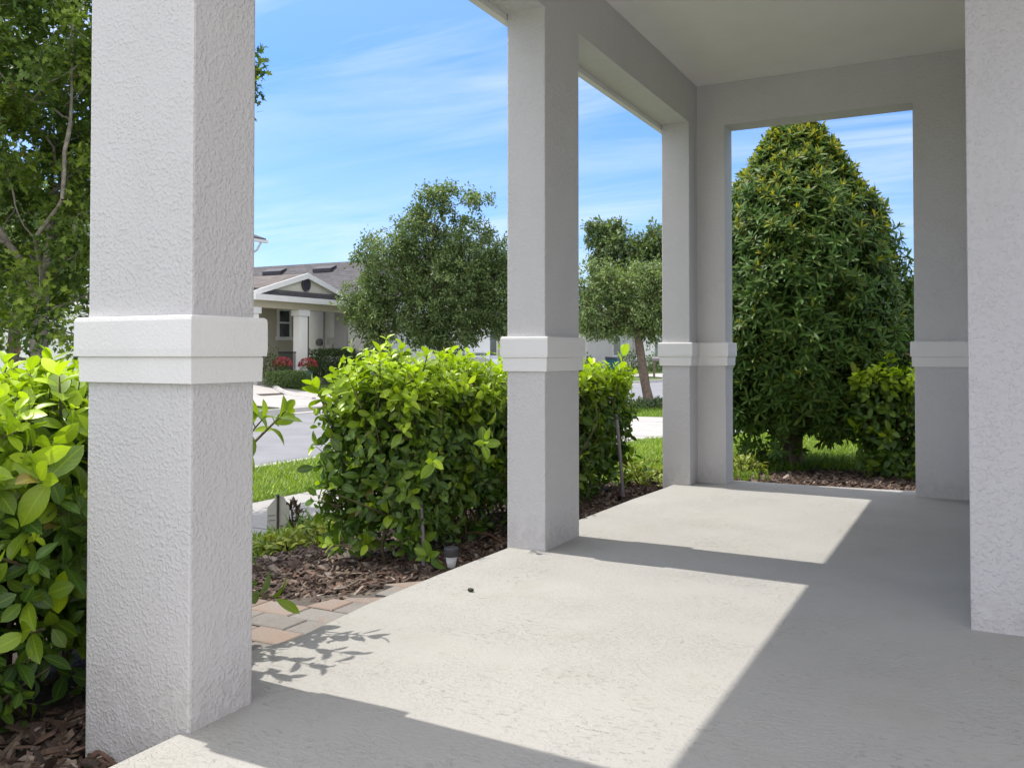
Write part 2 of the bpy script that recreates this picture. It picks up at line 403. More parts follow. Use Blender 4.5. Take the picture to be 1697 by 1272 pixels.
P1=[(-2.1602,1.6285),(-1.7665,1.6285),(-1.7665,1.8483),(-1.965,1.8483),(-1.965,1.995),(-2.1602,1.995)]
pillar(P1,-.28,ZS,'pillar','wide grey stucco pillar nearest the viewer',zt=1.050,zm=.945,zb=.876)
pillar([(XO,Y2A),(XI,Y2A),(XI,Y2B),(XO,Y2B)],-.25,ZS,'pillar','slim grey stucco pillar between two hedged openings')
pillar([(XO,YC),(XI,YC),(XI,YF),(XJ,YF),(XJ,YFO),(XO,YFO)],-.25,ZS,'pillar','L-shaped grey stucco corner pillar')
pillar([(XR,YF),(-.037,YF),(-.037,YFO),(XR,YFO)],-.25,ZS,'wall_pier','grey stucco pier against the house wall')
mb=MB(); mb.extr([(XO,ZS),(XI,ZS),(XI,3.02),(XO,3.02)],1.997,YFO,'y'); b1=mb.build('beam',M['stucco'],house)
mb=MB(); mb.extr([(YF,ZS),(YFO,ZS),(YFO,3.02),(YF,3.02)],XI+.001,-.037,'x'); mb.build('beam',M['stucco'],house)
mb=MB(); mb.extr([(1.6285,ZS),(1.8483,ZS),(1.8483,3.02),(1.6285,3.02)],-1.7665,6,'x'); mb.box(-2.1602,-1.768,1.6285,1.995,ZS+.001,3.02); mb.build('beam',M['stucco'],house)
mb=MB(); mb.box(-2.104,XO-.003,2.0,YFO+.03,2.615,2.66); mb.box(-2.125,-2.1045,2.0,YFO+.03,2.622,2.98); mb.build('drip_edge',M['trim'],house)
mb=MB(); mb.box(XI+.002,6,1.85,YF-.002,ZC,3.015); mb.build('ceiling',M['ceil'],house)
mb=MB(); mb.prism([(-.034,3.487),(6,3.487),(6,YFO),(-.034,YFO)],-.25,3.02); mb.build('wall',M['knock'],house,vbevel=.008)
mb=MB(); mb.prism([(2.8,1.85),(6,1.85),(6,3.484),(2.8,3.484)],-.25,3.02); mb.build('wall',M['knock'],house,vbevel=.008)  # unseen recess wall, added to cut the light reaching the porch interior
mb=MB()
x0,x1,y0,y1=-2.2,9.0,1.5,6.9; z=3.022
mb.add([(x0,y0,z),(x1,y0,z),(x1,y1,z),(x0,y1,z),(x0,y0,z+.16),(x1,y0,z+.16),(x1,y1,z+.16),(x0,y1,z+.16),(x0+2.5,4.2,z+1.5),(x1,4.2,z+1.5)],
 [(3,2,1,0),(0,1,5,4),(2,3,7,6),(3,0,4,7),(4,5,9,8),(6,7,8,9),(7,4,8),(1,2,6,9,5)])
mb.build('roof',M['shingle'],house)

# ------------------------------------------------------------------ leaves
def unit(a): return a/(np.linalg.norm(a,axis=-1,keepdims=True)+1e-12)
def leaf_tpl(w=.45,stations=4,fold=.18,droop=.25,shape='ell'):
    """unit-length leaf along +y, upper side +z; returns verts, faces, uv"""
    ts=np.linspace(0,1,stations+2)
    v=[];uv=[];rows=[]
    for i,t in enumerate(ts):
        z=-droop*t*t
        if i==0 or i==len(ts)-1:
            rows.append([len(v)]); v.append((0,t,z)); uv.append((.5,t))
        else:
            ww=.5*w*(math.sin(math.pi*t**1.08)**.72) if shape=='ell' else .5*w*math.sin(math.pi*t**.6)**.9
            rows.append([len(v),len(v)+1,len(v)+2])
            v+= [(-ww,t,z+fold*ww*1.2),(0,t,z),(ww,t,z+fold*ww*1.2)]; uv+=[(0,t),(.5,t),(1,t)]
    tri=[];quad=[]
    for a,b in zip(rows[:-1],rows[1:]):
        if len(a)==1: tri+=[(a[0],b[1],b[0]),(a[0],b[2],b[1])]
        elif len(b)==1: tri+=[(a[0],a[1],b[0]),(a[1],a[2],b[0])]
        else: quad+=[(a[0],a[1],b[1],b[0]),(a[1],a[2],b[2],b[1])]
    return np.array(v),[np.array(tri)]+([np.array(quad)] if quad else []),np.array(uv)
def lobed_tpl():
    half=[(0,0),(.10,.10),(.34,.22),(.16,.36),(.42,.58),(.15,.62),(.13,.80),(0,1.0)]
    v=[(x,y,-.2*y*y+.12*abs(x)) for x,y in half]+[(-x,y,-.2*y*y+.12*abs(x)) for x,y in half[1:-1]]
    n=len(half); R_=list(range(n)); Lf=[0]+list(range(n,n+n-2))+[n-1]
    tri=[]
    c=len(v); v.append((0,.45,-.05))
    for S,fl_ in ((R_,0),(Lf,1)):
        for a,b in zip(S[:-1],S[1:]): tri.append((c,a,b) if not fl_ else (c,b,a))
    return np.array(v),[np.array(tri)],np.array([(x+.5,y) for x,y,_ in v])
TPL={'hedge':leaf_tpl(.54,5,.20,.22),'hedge2':leaf_tpl(.50,5,.34,.42),'narrow':leaf_tpl(.27,3,.2,.18),'small':leaf_tpl(.5,1,.25,.2),'lobed':lobed_tpl(),'blade':leaf_tpl(.10,2,.0,.5,'x'),'mid':leaf_tpl(.48,2,.25,.3)}
class Leaves:
    def __init__(s): s.o=[];s.d=[];s.n=[];s.l=[];s.a=[];s.r=[]
    def add(s,o,d,n,l,age,rnd=None):
        o=np.atleast_2d(o); k=len(o)
        s.o.append(o); s.d.append(np.broadcast_to(np.atleast_2d(d),(k,3))); s.n.append(np.broadcast_to(np.atleast_2d(n),(k,3)))
        s.l.append(np.broadcast_to(l,(k,))); s.a.append(np.broadcast_to(age,(k,))); s.r.append(rng.random(k) if rnd is None else np.broadcast_to(rnd,(k,)))
    def count(s): return sum(len(x) for x in s.o)
    def into(s,mb,tpl,keep=None):
        o=np.vstack(s.o);d=unit(np.vstack(s.d));n=np.vstack(s.n);l=np.concatenate(s.l);a=np.concatenate(s.a);r=np.concatenate(s.r)
        if keep is not None:
            k=keep(o); o,d,n,l,a,r=o[k],d[k],n[k],l[k],a[k],r[k]
        n=unit(n-(n*d).sum(1)[:,None]*d+1e-6); x=np.cross(d,n)
        if isinstance(tpl,str): tpl=[tpl]
        which=rng.integers(0,len(tpl),len(o))
        for ti,tn in enumerate(tpl):
            q=which==ti
            if not q.any(): continue
            tv,tf,tu=TPL[tn]; K=q.sum(); nv=len(tv)
            wv=rng.uniform(.85,1.15,(K,1,1)); bend=rng.uniform(.3,1.7,(K,1,1))
            P=o[q][:,None,:]+l[q][:,None,None]*(tv[None,:,0:1]*x[q][:,None,:]*wv+tv[None,:,1:2]*d[q][:,None,:]+tv[None,:,2:3]*bend*n[q][:,None,:])
            base=(np.arange(K)*nv)[:,None,None]
            col=np.stack([a[q],r[q],(rng.random(K)<.010)*rng.uniform(.2,.9,K),np.ones(K)],1)
            mb.add(P.reshape(-1,3),[ (f[None]+base).reshape(-1,f.shape[1]) for f in tf],np.repeat(col,nv,0),np.tile(tu,(K,1)))
def shoot(L_,stems,p,axis,length,pairs,ll,age,theta=(75,35),whorl=2,stem_r=.0022):
    """leafy twig: whorls of leaves along a short stem, the upper ones younger and more upright"""
    axis=unit(np.asarray(axis,float)); ref=V3(0,0,1) if abs(axis[2])<.9 else V3(1,0,0)
    u=unit(np.cross(axis,ref)); w=np.cross(axis,u); ph=rng.uniform(0,6.28)
    for k in range(pairs):
        t=k/max(1,pairs-1) if pairs>1 else 1
        o=p+axis*length*(.25+.75*t)
        th=np.radians(theta[0]+(theta[1]-theta[0])*t+rng.normal(0,9,whorl))
        a=ph+k*math.pi/whorl*1.0+np.arange(whorl)*2*math.pi/whorl+rng.normal(0,.25,whorl)
        rad=np.cos(a)[:,None]*u+np.sin(a)[:,None]*w
        d=axis*np.cos(th)[:,None]+rad*np.sin(th)[:,None]; nn=axis*np.sin(th)[:,None]-rad*np.cos(th)[:,None]
        ag=np.clip(age*(.55+.6*t)+rng.normal(0,.07,whorl),0,1)
        L_.add(o+rng.normal(0,.004,(whorl,3)),d+rng.normal(0,.12,(whorl,3)),nn+rng.normal(0,.15,(whorl,3)),ll*(1.08-.35*t*(pairs>2))*rng.uniform(.75,1.15,whorl),ag)
    if stems is not None and stem_r: stems.tube([p-axis*length*.6,p+axis*length*.5,p+axis*length],[stem_r*1.4,stem_r,stem_r*.6],4)

def hedge(name,label,x0,x1,y0,y1,z0,z1,seed,group,dens=120,ll=.085,extra=(),bare=.16):
    global rng
    rng=np.random.default_rng(seed)
    LV=Leaves(); st=MB(); W=x1-x0; D=y1-y0; H=z1-z0
    g=lambda a,b:.055*math.sin(a*3.1+seed)+.045*math.sin(b*4.3+seed*1.7)+.03*math.sin(a*9+b*7)
    # top
    for i in range(int(W*D*dens*1.35)):
        x,y=rng.uniform(x0,x1),rng.uniform(y0,y1); z=z1-.07+g(x,y)*.8+rng.normal(0,.03)
        ex=max(0,1-min(x-x0,x1-x,y-y0,y1-y)/.12); z-=.10*ex*ex
        if rng.random()<.12: z+=.06
        ax=V3(rng.normal(0,.28)+.35*ex*np.sign(x-(x0+x1)/2),rng.normal(0,.28)+.3*ex*np.sign(y-(y0+y1)/2),1)
        shoot(LV,st,V3(x,y,z),ax,rng.uniform(.06,.13),rng.integers(3,5),ll*rng.uniform(.7,1.3),np.clip(rng.normal(.78,.18),.2,1))
    # sides
    for sx,sy,area in ((1,0,D*H),(-1,0,D*H),(0,1,W*H),(0,-1,W*H)):
        for i in range(int(area*dens*(1.0))):
            t=rng.uniform(0,1); hz=rng.uniform(bare*.4,1)
            taper=.11*max(0,.40-hz)/.4
            if hz<bare and rng.random()<.55: continue
            z=z0+H*hz-.03
            if sx: y=y0+D*t; x=(x1 if sx>0 else x0)-sx*(.03+taper+abs(g(y,z)))
            else: x=x0+W*t; y=(y1 if sy>0 else y0)-sy*(.03+taper+abs(g(x,z)))
            ax=V3(sx+rng.normal(0,.45),sy+rng.normal(0,.45),rng.normal(.45,.4))
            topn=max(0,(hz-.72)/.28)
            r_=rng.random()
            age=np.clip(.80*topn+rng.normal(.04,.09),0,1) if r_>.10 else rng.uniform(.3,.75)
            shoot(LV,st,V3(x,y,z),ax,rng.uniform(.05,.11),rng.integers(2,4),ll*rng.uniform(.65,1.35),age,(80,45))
    # inner leaves
    k=int(W*D*H*dens*26)
    o=np.stack([rng.uniform(x0+.06,x1-.06,k),rng.uniform(y0+.06,y1-.06,k),z0+H*(bare+.06+(.88-bare)*rng.random(k)**.85)],1)
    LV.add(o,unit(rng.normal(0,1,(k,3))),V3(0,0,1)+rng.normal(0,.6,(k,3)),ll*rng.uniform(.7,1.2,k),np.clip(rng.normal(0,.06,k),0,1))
    for p,ax,ln,pr,l2,ag in extra: shoot(LV,st,V3(*p),V3(*ax),ln,pr,l2,ag,(70,30),2,.004)
    base=((x0+x1)/2,(y0+y1)/2,z0)
    root=thing(name,label,'hedge',base,group)
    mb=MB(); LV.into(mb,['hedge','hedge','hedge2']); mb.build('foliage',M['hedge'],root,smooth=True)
    for i in range(int(D*9)+6):
        x,y=rng.uniform(x0+.15,x1-.15),rng.uniform(y0+.1,y1-.1)
        pts=[V3(x,y,z0-.05)]
        for q in range(5): pts.append(pts[-1]+V3(rng.normal(0,.05),rng.normal(0,.06),H*.17))
        st.tube(pts,np.linspace(.011,.004,6),5)
        for q in range(3):
            a=pts[rng.integers(1,4)]; d=V3(rng.normal(0,.16),rng.normal(0,.2),rng.uniform(.1,.3))
            st.tube([a,a+d*.5+rng.normal(0,.015,3),a+d],[.006,.004,.002],4)
    st.build('stems',M['stem'],root)
    return root
e0=[((-2.42,2.30,.80),(.45,.1,1),.22,4,.095,.8),((-2.40,2.18,.74),(.5,0,1),.2,4,.09,.8),((-2.46,2.05,.80),(.4,.1,1),.2,4,.09,.85),((-2.40,2.42,.60),(.7,.2,.8),.16,3,.09,.6),(at(432,722,3.25),(.75,.25,.75),.13,4,.092,.62),(at(424,985,3.05),(.8,.1,-.05),.07,2,.088,.35),
    (at(85,800,2.55),(.5,-.8,.25),.09,3,.115,.62),(at(60,1045,2.5),(.5,-.8,.2),.08,2,.105,.6),(at(20,930,2.5),(.4,-.9,.4),.07,2,.09,.55),(at(100,665,2.75),(.2,-.2,1),.08,3,.11,.95),(at(30,720,2.7),(.3,-.4,.7),.08,3,.11,.85)]
e1=[(at(630,632,4.75),(.05,-.1,1),.15,4,.11,.98),(at(590,655,4.7),(-.3,-.2,.9),.12,4,.10,.9),(at(540,668,4.85),(-.6,-.1,.8),.12,4,.10,.85),(at(700,620,4.9),(.3,0,1),.11,4,.10,.97),(at(1022,648,7.1),(.12,.2,1),.28,5,.16,.96),(at(985,635,6.9),(-.2,.1,1),.15,4,.12,.9),
    (at(715,925,4.55),(.2,-.9,.35),.08,3,.085,.3),(at(570,905,4.6),(-.5,-.7,.2),.08,3,.08,.5),(at(720,770,4.35),(.3,-.7,.3),.08,3,.090,.5),(at(800,740,4.5),(.5,-.6,.4),.07,3,.085,.45)]
hedge('hedge','clipped broad-leaved hedge left of the nearest wide pillar, lime new growth on top',-3.15,-2.42,.3,2.46,-.20,.76,11,'broad-leaved hedges along the porch',dens=190,extra=e0,ll=.074)
hedge('hedge','clipped broad-leaved hedge seen behind the slim middle pillar, lime new growth on top',-3.20,-2.58,3.84,7.1,-.20,.82,12,'broad-leaved hedges along the porch',dens=250,extra=e1,ll=.066)
q=fl(1468,800,-.14)
hedge('shrub','small broad-leaved shrub at the far porch edge below the tall cone-shaped tree',q[0]-.21,q[0]+.39,q[1]+.0,q[1]+.65,-.14,.80,13,'broad-leaved hedges along the porch',dens=140,ll=.080,bare=.08)['category']='shrub'

# ------------------------------------------------------------------ conical tree beyond the porch
def cone_tree(name,label,base,h,rmax,seed,n,group,nl=10,ll=.086,yellow=.8,trunks=3):
    global rng
    rng=np.random.default_rng(seed); LV=Leaves(); st=MB(); base=V3(*base)
    root=thing(name,label,'tree',base,group)
    zs_=np.array([.11,.17,.35,.51,.65,.74,.81,.88,.95,1.0]); rs_=np.array([.60,.86,1.0,.96,.83,.70,.53,.36,.20,.04])
    def rad(t,a): return rmax*np.interp(t,zs_,rs_)*(1+.035*math.sin(3*a+seed+t*5)+.03*math.sin(7*a+t*13)+.03*math.sin(11*a-9*t))
    for i in range(n):
        t=.135+.865*rng.random()**1.2; a=rng.uniform(0,6.283)
        depth=1-.55*rng.random()**2.2 if rng.random()<.8 else rng.uniform(.2,.8)
        r=rad(t,a)*depth; p=base+V3(r*math.cos(a),r*math.sin(a),h*t-.05+rng.normal(0,.03))
        ax=V3(math.cos(a)+rng.normal(0,.35),math.sin(a)+rng.normal(0,.35),.35+1.1*t*t+rng.normal(0,.3))
        tipy=max(0,(t-.52)/.44)**1.4; age=0.
        if depth>.82 and rng.random()<yellow*min(1,tipy)+.05: age=np.clip(rng.normal(.65,.2),.25,1)
        else: age=max(0,rng.normal(.03,.05))
        if age>.25: shoot(LV,st,p,ax,.07,2,ll*.72,age,(48,22),3,.002)
        shoot(LV,st,p,ax,.05,2,ll*rng.uniform(.85,1.2),min(.1,age*.25),(88,58),nl//2,.0025)
    for i in range(75):
        t=rng.uniform(.06,.15); a=rng.uniform(0,6.283); r=rmax*rng.uniform(.2,.8)
        shoot(LV,st,base+V3(r*math.cos(a),r*math.sin(a),h*t),V3(math.cos(a),math.sin(a),rng.uniform(-.3,.6)),.07,2,ll*rng.uniform(.9,1.25),.03,(88,58),nl//2,.0025)
    mb=MB(); LV.into(mb,'narrow'); mb.build('crown',M['conif'],root,smooth=True)
    for k in range(trunks):
        a=k*2.1+.4; d=.17 if k else 0.
        pts=[base+V3(d*math.cos(a)*(1+.25*q),d*math.sin(a)*(1+.25*q),-.1+h*.16*q)+rng.normal(0,.012,3) for q in range(6)]
        st.tube(pts,np.linspace(.062 if k==0 else .035,.012,6),8)
        for b in range(10):
            o=pts[rng.integers(1,5)]; aa=rng.uniform(0,6.28); Lb=rmax*rng.uniform(.4,.8)
            st.tube([o,o+V3(math.cos(aa)*Lb*.5,math.sin(aa)*Lb*.5,.12),o+V3(math.cos(aa)*Lb,math.sin(aa)*Lb,.35)],[.014,.009,.004],5)
    st.build('trunk',M['bark2'],root)
    return root
q=fl(1322,772,-.15)
cone_tree('cone_tree','tall cone-shaped glossy tree with yellow-orange tips framed by the far opening',q,3.46,1.06,21,7200,'cone-shaped trees beyond the porch')
cone_tree('cone_tree','cone-shaped tree showing only a yellowish edge behind the taller cone tree',(.15,12.6,-.13),3.05,1.1,22,3000,'cone-shaped trees beyond the porch',ll=.10,yellow=1.0)

# ------------------------------------------------------------------ branching trees
def btree(name,label,base,limbs,blobs,ncl,per,ll,tpl,mat,barkmat,seed,group,spread=.3,tip=.006,trunk_r=.1,age=(.25,.2),shell=.55,cat='tree',sides=6,lowfac=1.,twig=True):
    global rng
    rng=np.random.default_rng(seed); base=V3(*base); root=thing(name,label,cat,base,group)
    nodes=[]; par=[]
    def addpath(pts,p):
        for q in pts:
            nodes.append(V3(*q)); par.append(p); p=len(nodes)-1
        return p
    ends=[]
    tr=addpath(limbs[0],-1)
    for lb in limbs[1:]:
        # limb begins at the nearest trunk node
        d=[np.linalg.norm(nodes[i]-V3(*lb[0])) for i in range(len(nodes))]
        addpath(lb[1:],int(np.argmin(d)))
    vol=np.array([b[3]*b[4]*b[5] for b in blobs])**.75; vol/=vol.sum()
    C=[]
    while len(C)<ncl:
        b=blobs[rng.choice(len(blobs),p=vol)]; u=unit(rng.normal(0,1,3)); r=rng.random()**(1/3) if rng.random()>shell else rng.uniform(.8,1.05)
        C.append(V3(b[0],b[1],b[2])+u*r*V3(b[3],b[4],b[5]))
    C=np.array(C); c0=nodes[min(len(limbs[0])-1,len(nodes)-1)]
    C=C[np.argsort(np.linalg.norm(C-c0,axis=1))]
    tips=[]
    for c in C:
        A=np.array(nodes); d=np.linalg.norm(A-c,axis=1)+.55*np.maximum(0,A[:,2]-c[2]+.05)
        d[0]+=9
        i=int(np.argmin(d)); a=A[i]; k=3 if np.linalg.norm(c-a)>.5 else 2; p=i
        for q in range(1,k+1):
            t=q/k; z=a+(c-a)*t+rng.normal(0,.05,3)*np.linalg.norm(c-a)*(t<1); z[2]+=.10*np.linalg.norm(c-a)*math.sin(math.pi*t)*.5
            nodes.append(z); par.append(p); p=len(nodes)-1
        tips.append(p)
    A=np.array(nodes); cnt=np.zeros(len(A)); 
    for t in tips:
        p=t
        while p>=0: cnt[p]+=1; p=par[p]
    rad=np.minimum(trunk_r*.55,tip*np.maximum(cnt,1)**.52)
    rad[0]=trunk_r*1.25
    for i in range(1,len(limbs[0])): rad[i]=trunk_r*(1-.35*i/len(limbs[0]))
    tm=MB()
    for i,p in enumerate(par):
        if p<0: continue
        tm.tube([A[p]+base,(A[p]+A[i])/2+base+rng.normal(0,.006,3),A[i]+base],[min(rad[p],rad[i]*1.35),(rad[i]*1.15),rad[i]],sides if rad[i]>.015 else 4,cap=False)
    LV=Leaves()
    for t in tips:
        c=A[t]+base; par_d=unit(A[t]-A[par[t]])
        nb=6
        bt=np.clip(rng.normal(age[0],age[1]),0,1)
        for b in range(nb):
            d=unit(par_d*.5+rng.normal(0,.8,3)+V3(0,0,.15)); Lb=spread*rng.uniform(.5,1.2); e=c+d*Lb
            if twig and spread>.1: tm.tube([c,c+d*Lb*.55+rng.normal(0,.02,3),e],[tip*.6,tip*.45,tip*.25],3,cap=False)
            k=max(1,int(per/nb)); s=rng.random(k)**.6
            o=c+d*Lb*s[:,None]+rng.normal(0,spread*.16,(k,3))
            dd=unit(d*.4+rng.normal(0,.75,(k,3))+V3(0,0,-.12))
            LV.add(o,dd,V3(0,0,1)+rng.normal(0,.55,(k,3)),ll*rng.uniform(.65,1.25,k),np.clip(bt+rng.normal(0,.12,k),0,1))
    mb=MB(); LV.into(mb,tpl); mb.build('crown',M[mat],root)
    tm.build('trunk',M[barkmat],root,smooth=True)
    return root,LV.count()
G='street trees'
# left street tree, close by
b0=V3(-7.0,4.62,gz(-7.0))
def rel(px,py,dep): return at(px,py,dep)-b0
limbs=[[(0,0,-.1),(0,.0,.7),rel(62,600,7.35),rel(66,520,7.35),rel(72,470,7.35)],
 [rel(72,470,7.35),rel(84,400,7.4),rel(86,320,7.45),rel(90,200,7.5),rel(96,60,7.5),rel(100,-60,7.5)],
 [rel(66,520,7.35),rel(40,440,7.2),rel(10,400,7.1),rel(-30,330,7.0),rel(-70,240,7.0)],
 [rel(72,470,7.35),rel(58,395,7.0),rel(95,345,6.9),rel(103,330,6.85),rel(107,250,6.85),rel(117,200,6.85),rel(119,110,6.85),rel(122,20,6.9)],
 [rel(58,395,7.0),rel(40,375,6.9),rel(25,340,6.8),rel(12,280,6.8),rel(0,190,6.8)],
 [rel(66,520,7.35),rel(120,500,7.5),rel(180,470,7.6),rel(250,400,7.7),rel(310,300,7.8)],
 [rel(84,400,7.4),rel(160,300,7.9),rel(250,200,8.0),rel(330,120,8.0)]]
bl=[(*rel(40,150,7.4),1.3,1.3,1.0),(*rel(60,330,7.5),1.0,1.2,.8),(*rel(60,500,7.4),.95,1.0,.42),(*rel(200,150,7.7),1.0,1.2,1.1),(*rel(335,120,8.0),.28,.5,.45),(*rel(190,350,7.7),.7,1.0,.7),(*rel(60,-60,7.5),1.5,1.4,.9),(*rel(-120,250,7.3),.9,1.3,1.3)]
btree('street_tree','nearest street tree with lobed leaves and bare grey limbs, behind the left hedge',b0,limbs,bl,520,120,.062,'lobed','maple','bark',31,G,spread=.24,tip=.0020,trunk_r=.075,age=(.42,.30),shell=.4,sides=8)
# oak across the street
b0=onx(735,0,-17.0); b0[2]=gz(-17)
dp=(b0-V3(0,0,CAMH))@FWD
def rel(px,py,dd=0): return at(px,py,dp+dd)-b0
limbs=[[(0,0,-.1),(0,0,.7),(.02,0,1.5),(-.05,.05,2.3)],
 [(-.05,.05,2.3),rel(690,470),rel(640,420),rel(615,400)],[(-.05,.05,2.3),rel(725,430),rel(720,370),rel(722,330)],[(-.05,.05,2.3),rel(770,450),rel(800,400),rel(815,380)],[(.02,0,1.5),rel(660,520),rel(600,500)],[(.02,0,1.5),rel(790,520),rel(830,500)]]
def B(px,py,rx,rz,dd=0): 
    s=dp/FPX*.90; return (*rel(px,py,dd),rx*s,rx*s,rz*s)
bl=[B(610,500,48,46),B(622,420,32,28,-1),B(650,450,55,65),B(690,400,50,55),B(720,345,32,32),B(745,318,16,14),B(692,330,10,12),B(790,335,22,15),B(775,410,55,50),B(805,470,50,60),B(740,480,80,80),B(700,540,55,34),B(815,535,32,22),B(625,540,40,26),B(745,550,48,32),B(850,450,40,55),B(835,510,50,44)]
btree('oak_tree','wide dark oak across the street between the first two pillars',b0,limbs,bl,760,96,.130,'small','oak','bark2',32,G,spread=.44,tip=.004,trunk_r=.2,age=(.22,.24),shell=.35,twig=False)
# tree on this side, right gap
b0=onx(1078,0,-7.45); b0[2]=gz(-7.45)
dp=(b0-V3(0,0,CAMH))@FWD
limbs=[[(0,0,-.1),rel(1070,640),rel(1064,600),rel(1058,560),rel(1054,530)],[rel(1054,530),rel(1010,500),rel(980,480)],[rel(1054,530),rel(1060,480),rel(1050,440)],[rel(1054,530),rel(1100,500),rel(1140,470)]]
bl=[B(1000,510,55,52),B(1060,480,60,48),B(1055,525,58,30),B(985,470,38,42),B(1110,500,60,58),B(1150,520,45,40),B(1010,545,38,14),B(1090,545,40,16)]
btree('street_tree','slim-trunked olive-green street tree standing in the verge beside the corner pillar',b0,limbs,bl,470,84,.088,'small','oak','bark2',33,G,spread=.28,tip=.0045,trunk_r=.125,age=(.45,.2),shell=.35,twig=False)
b0=onx(1040,0,-9.2+1.2); b0=V3(-7.2,27.5,gz(-7.2)); dp=(b0-V3(0,0,CAMH))@FWD
limbs=[[(0,0,-.1),(0,0,1.2),(0,.05,2.4)],[(0,.05,2.4),rel(1010,430),rel(1005,390)],[(0,.05,2.4),rel(1080,430),rel(1085,400)]]
bl=[B(1005,395,28,34),B(1020,430,45,45),B(985,375,12,10),B(1080,410,36,34),B(1120,430,45,45),B(1060,470,70,50)]
btree('street_tree','taller dark-leaved street tree rising behind the slim olive-green one',b0,limbs,bl,330,60,.135,'mid','oak','bark2',34,G,spread=.34,tip=.006,trunk_r=.14,age=(.10,.12),shell=.35,twig=True)
# trees farther along and behind the left one
def simple_tree(label,b0,h,r,seed,ncl=120,mat='oak',per=48,ll=.16):
    limbs=[[(0,0,-.1),(0,0,h*.18),(.05,.05,h*.36)],[(.05,.05,h*.36),(r*.4,0,h*.6)],[(.05,.05,h*.36),(-r*.4,.1,h*.6)]]
    rr=np.random.default_rng(seed)
    bl=[(rr.normal(0,r*.3),rr.normal(0,r*.3),h*rr.uniform(.45,.8),r*rr.uniform(.5,.75),r*rr.uniform(.5,.75),h*rr.uniform(.16,.26)) for _ in range(7)]
    btree('background_tree',label,b0,limbs,bl,ncl*2,per,ll,'small',mat,'bark2',seed,'trees far across the street',spread=.45,tip=.007,trunk_r=.16,age=(.25,.2),shell=.4,twig=False)
simple_tree('dark bushy tree across the street behind the nearest street tree',(-18.4,12.0,-.40),5.6,2.6,41)
simple_tree('low round tree at the left edge across the street',(-20.5,7.5,-.3),5.0,2.8,42)
simple_tree('pale distant tree far down the street beyond the slim trunk',(-17.0,62.0,-.4),7,3.2,43,90)
simple_tree('small distant tree far down the near verge behind the cone-shaped tree',(-6.9,46.0,-.42),6,2.6,44,80)

# ------------------------------------------------------------------ shrubs and small plants
def shrub(name,label,c,r,h,nl,ll,tpl,mat,age,group=None,cat='shrub',seed=1,boxy=False,part='foliage'):
    global rng
    rng=np.random.default_rng(seed); c=V3(*c); rx,ry=(r if isinstance(r,tuple) else (r,r))
    u=unit(rng.normal(0,1,(nl,3))); u[:,2]=abs(u[:,2]) if not boxy else u[:,2]
    if boxy:
        m=np.abs(u).max(1,keepdims=True); u=u/m*rng.uniform(.6,1,(nl,1)); o=c+np.stack([u[:,0]*rx,u[:,1]*ry,(u[:,2]*.5+.5)*h],1)
    else:
        s=rng.uniform(.45,1.0,(nl,1))**.6*(1+.12*np.sin(u[:,:1]*9)+.1*np.sin(u[:,1:2]*11+2)); o=c+u*s*np.array([rx,ry,h])
    LV=Leaves(); LV.add(o+rng.normal(0,.01,(nl,3)),unit(u+rng.normal(0,.6,(nl,3))),u+V3(0,0,.6)+rng.normal(0,.4,(nl,3)),ll*rng.uniform(.7,1.25,nl),np.clip(rng.normal(age,.22,nl),0,1))
    root=thing(name,label,cat,c,group); mb=MB(); LV.into(mb,tpl); mb.build(part,M[mat],root)
    st=MB()
    for i in range(7):
        a=rng.uniform(0,6.28); st.tube([c+V3(0,0,-.04),c+V3(rx*.35*math.cos(a),ry*.35*math.sin(a),h*.35),c+V3(rx*.7*math.cos(a),ry*.7*math.sin(a),h*.75)],[.008+.01*h,.006+.006*h,.003],5)
    st.build('stems',M['stem'],root)
    return root
def onground(px,py):
    z=-.3
    for _ in range(12): p=fl(px,py,z); z=.5*z+.5*gz(p[0])
    return fl(px,py,z)
for i,(px,py,r,h,lab) in enumerate([(478,915,.17,.11,'yellow-green variegated groundcover clump in front of the octagonal sign'),(528,905,.15,.16,'yellow-green variegated groundcover clump between sign and hedge'),(553,905,.12,.14,'small yellow-green clump tucked under the left end of the middle hedge'),(446,918,.10,.10,'small yellow-edged groundcover clump nearest the wide pillar'),(1066,808,.22,.21,'bright yellow-green low plant between hedge and corner pillar'),(1238,790,.16,.20,'yellow-green low plant just right of the corner pillar'),(1250,765,.20,.22,'leafy low plant at the left foot of the tall cone tree')]):
    p=onground(px,py); shrub('groundcover_plant',lab,p,r,h,int(230*(r/.16)**1.5),.055,['mid'],'varie' if i!=6 else 'maple',.55,'yellow-green groundcover plants in the mulch',cat='plant',seed=60+i)
p=onground(487,880); shrub('bronze_plant','small dark bronze spiky plant just right of the octagonal sign',p,.07,.22,70,.08,'narrow','bronze',.4,cat='plant',seed=70)
def tuft(label,p,n,h,seed,spread=.12):
    global rng
    rng=np.random.default_rng(seed); LV=Leaves(); p=V3(*p)
    a=rng.uniform(0,6.28,n); t=rng.uniform(.05,.6,n)
    d=np.stack([np.cos(a)*t,np.sin(a)*t,np.ones(n)],1); o=p+np.stack([rng.normal(0,spread,n),rng.normal(0,spread,n),np.zeros(n)],1)
    LV.add(o,d,np.stack([np.cos(a),np.sin(a),.3+0*a],1)*-1,h*rng.uniform(.6,1.1,n),np.clip(rng.normal(.2,.15,n),0,1))
    mb=MB(); LV.into(mb,'blade'); o=mb.build('grass_tuft',M['grass'],base=p); tag(o,label,'plant','tufts of strappy grass')
tuft('dark green grass tuft between the sidewalk and the middle hedge',onground(545,885),160,.20,71)
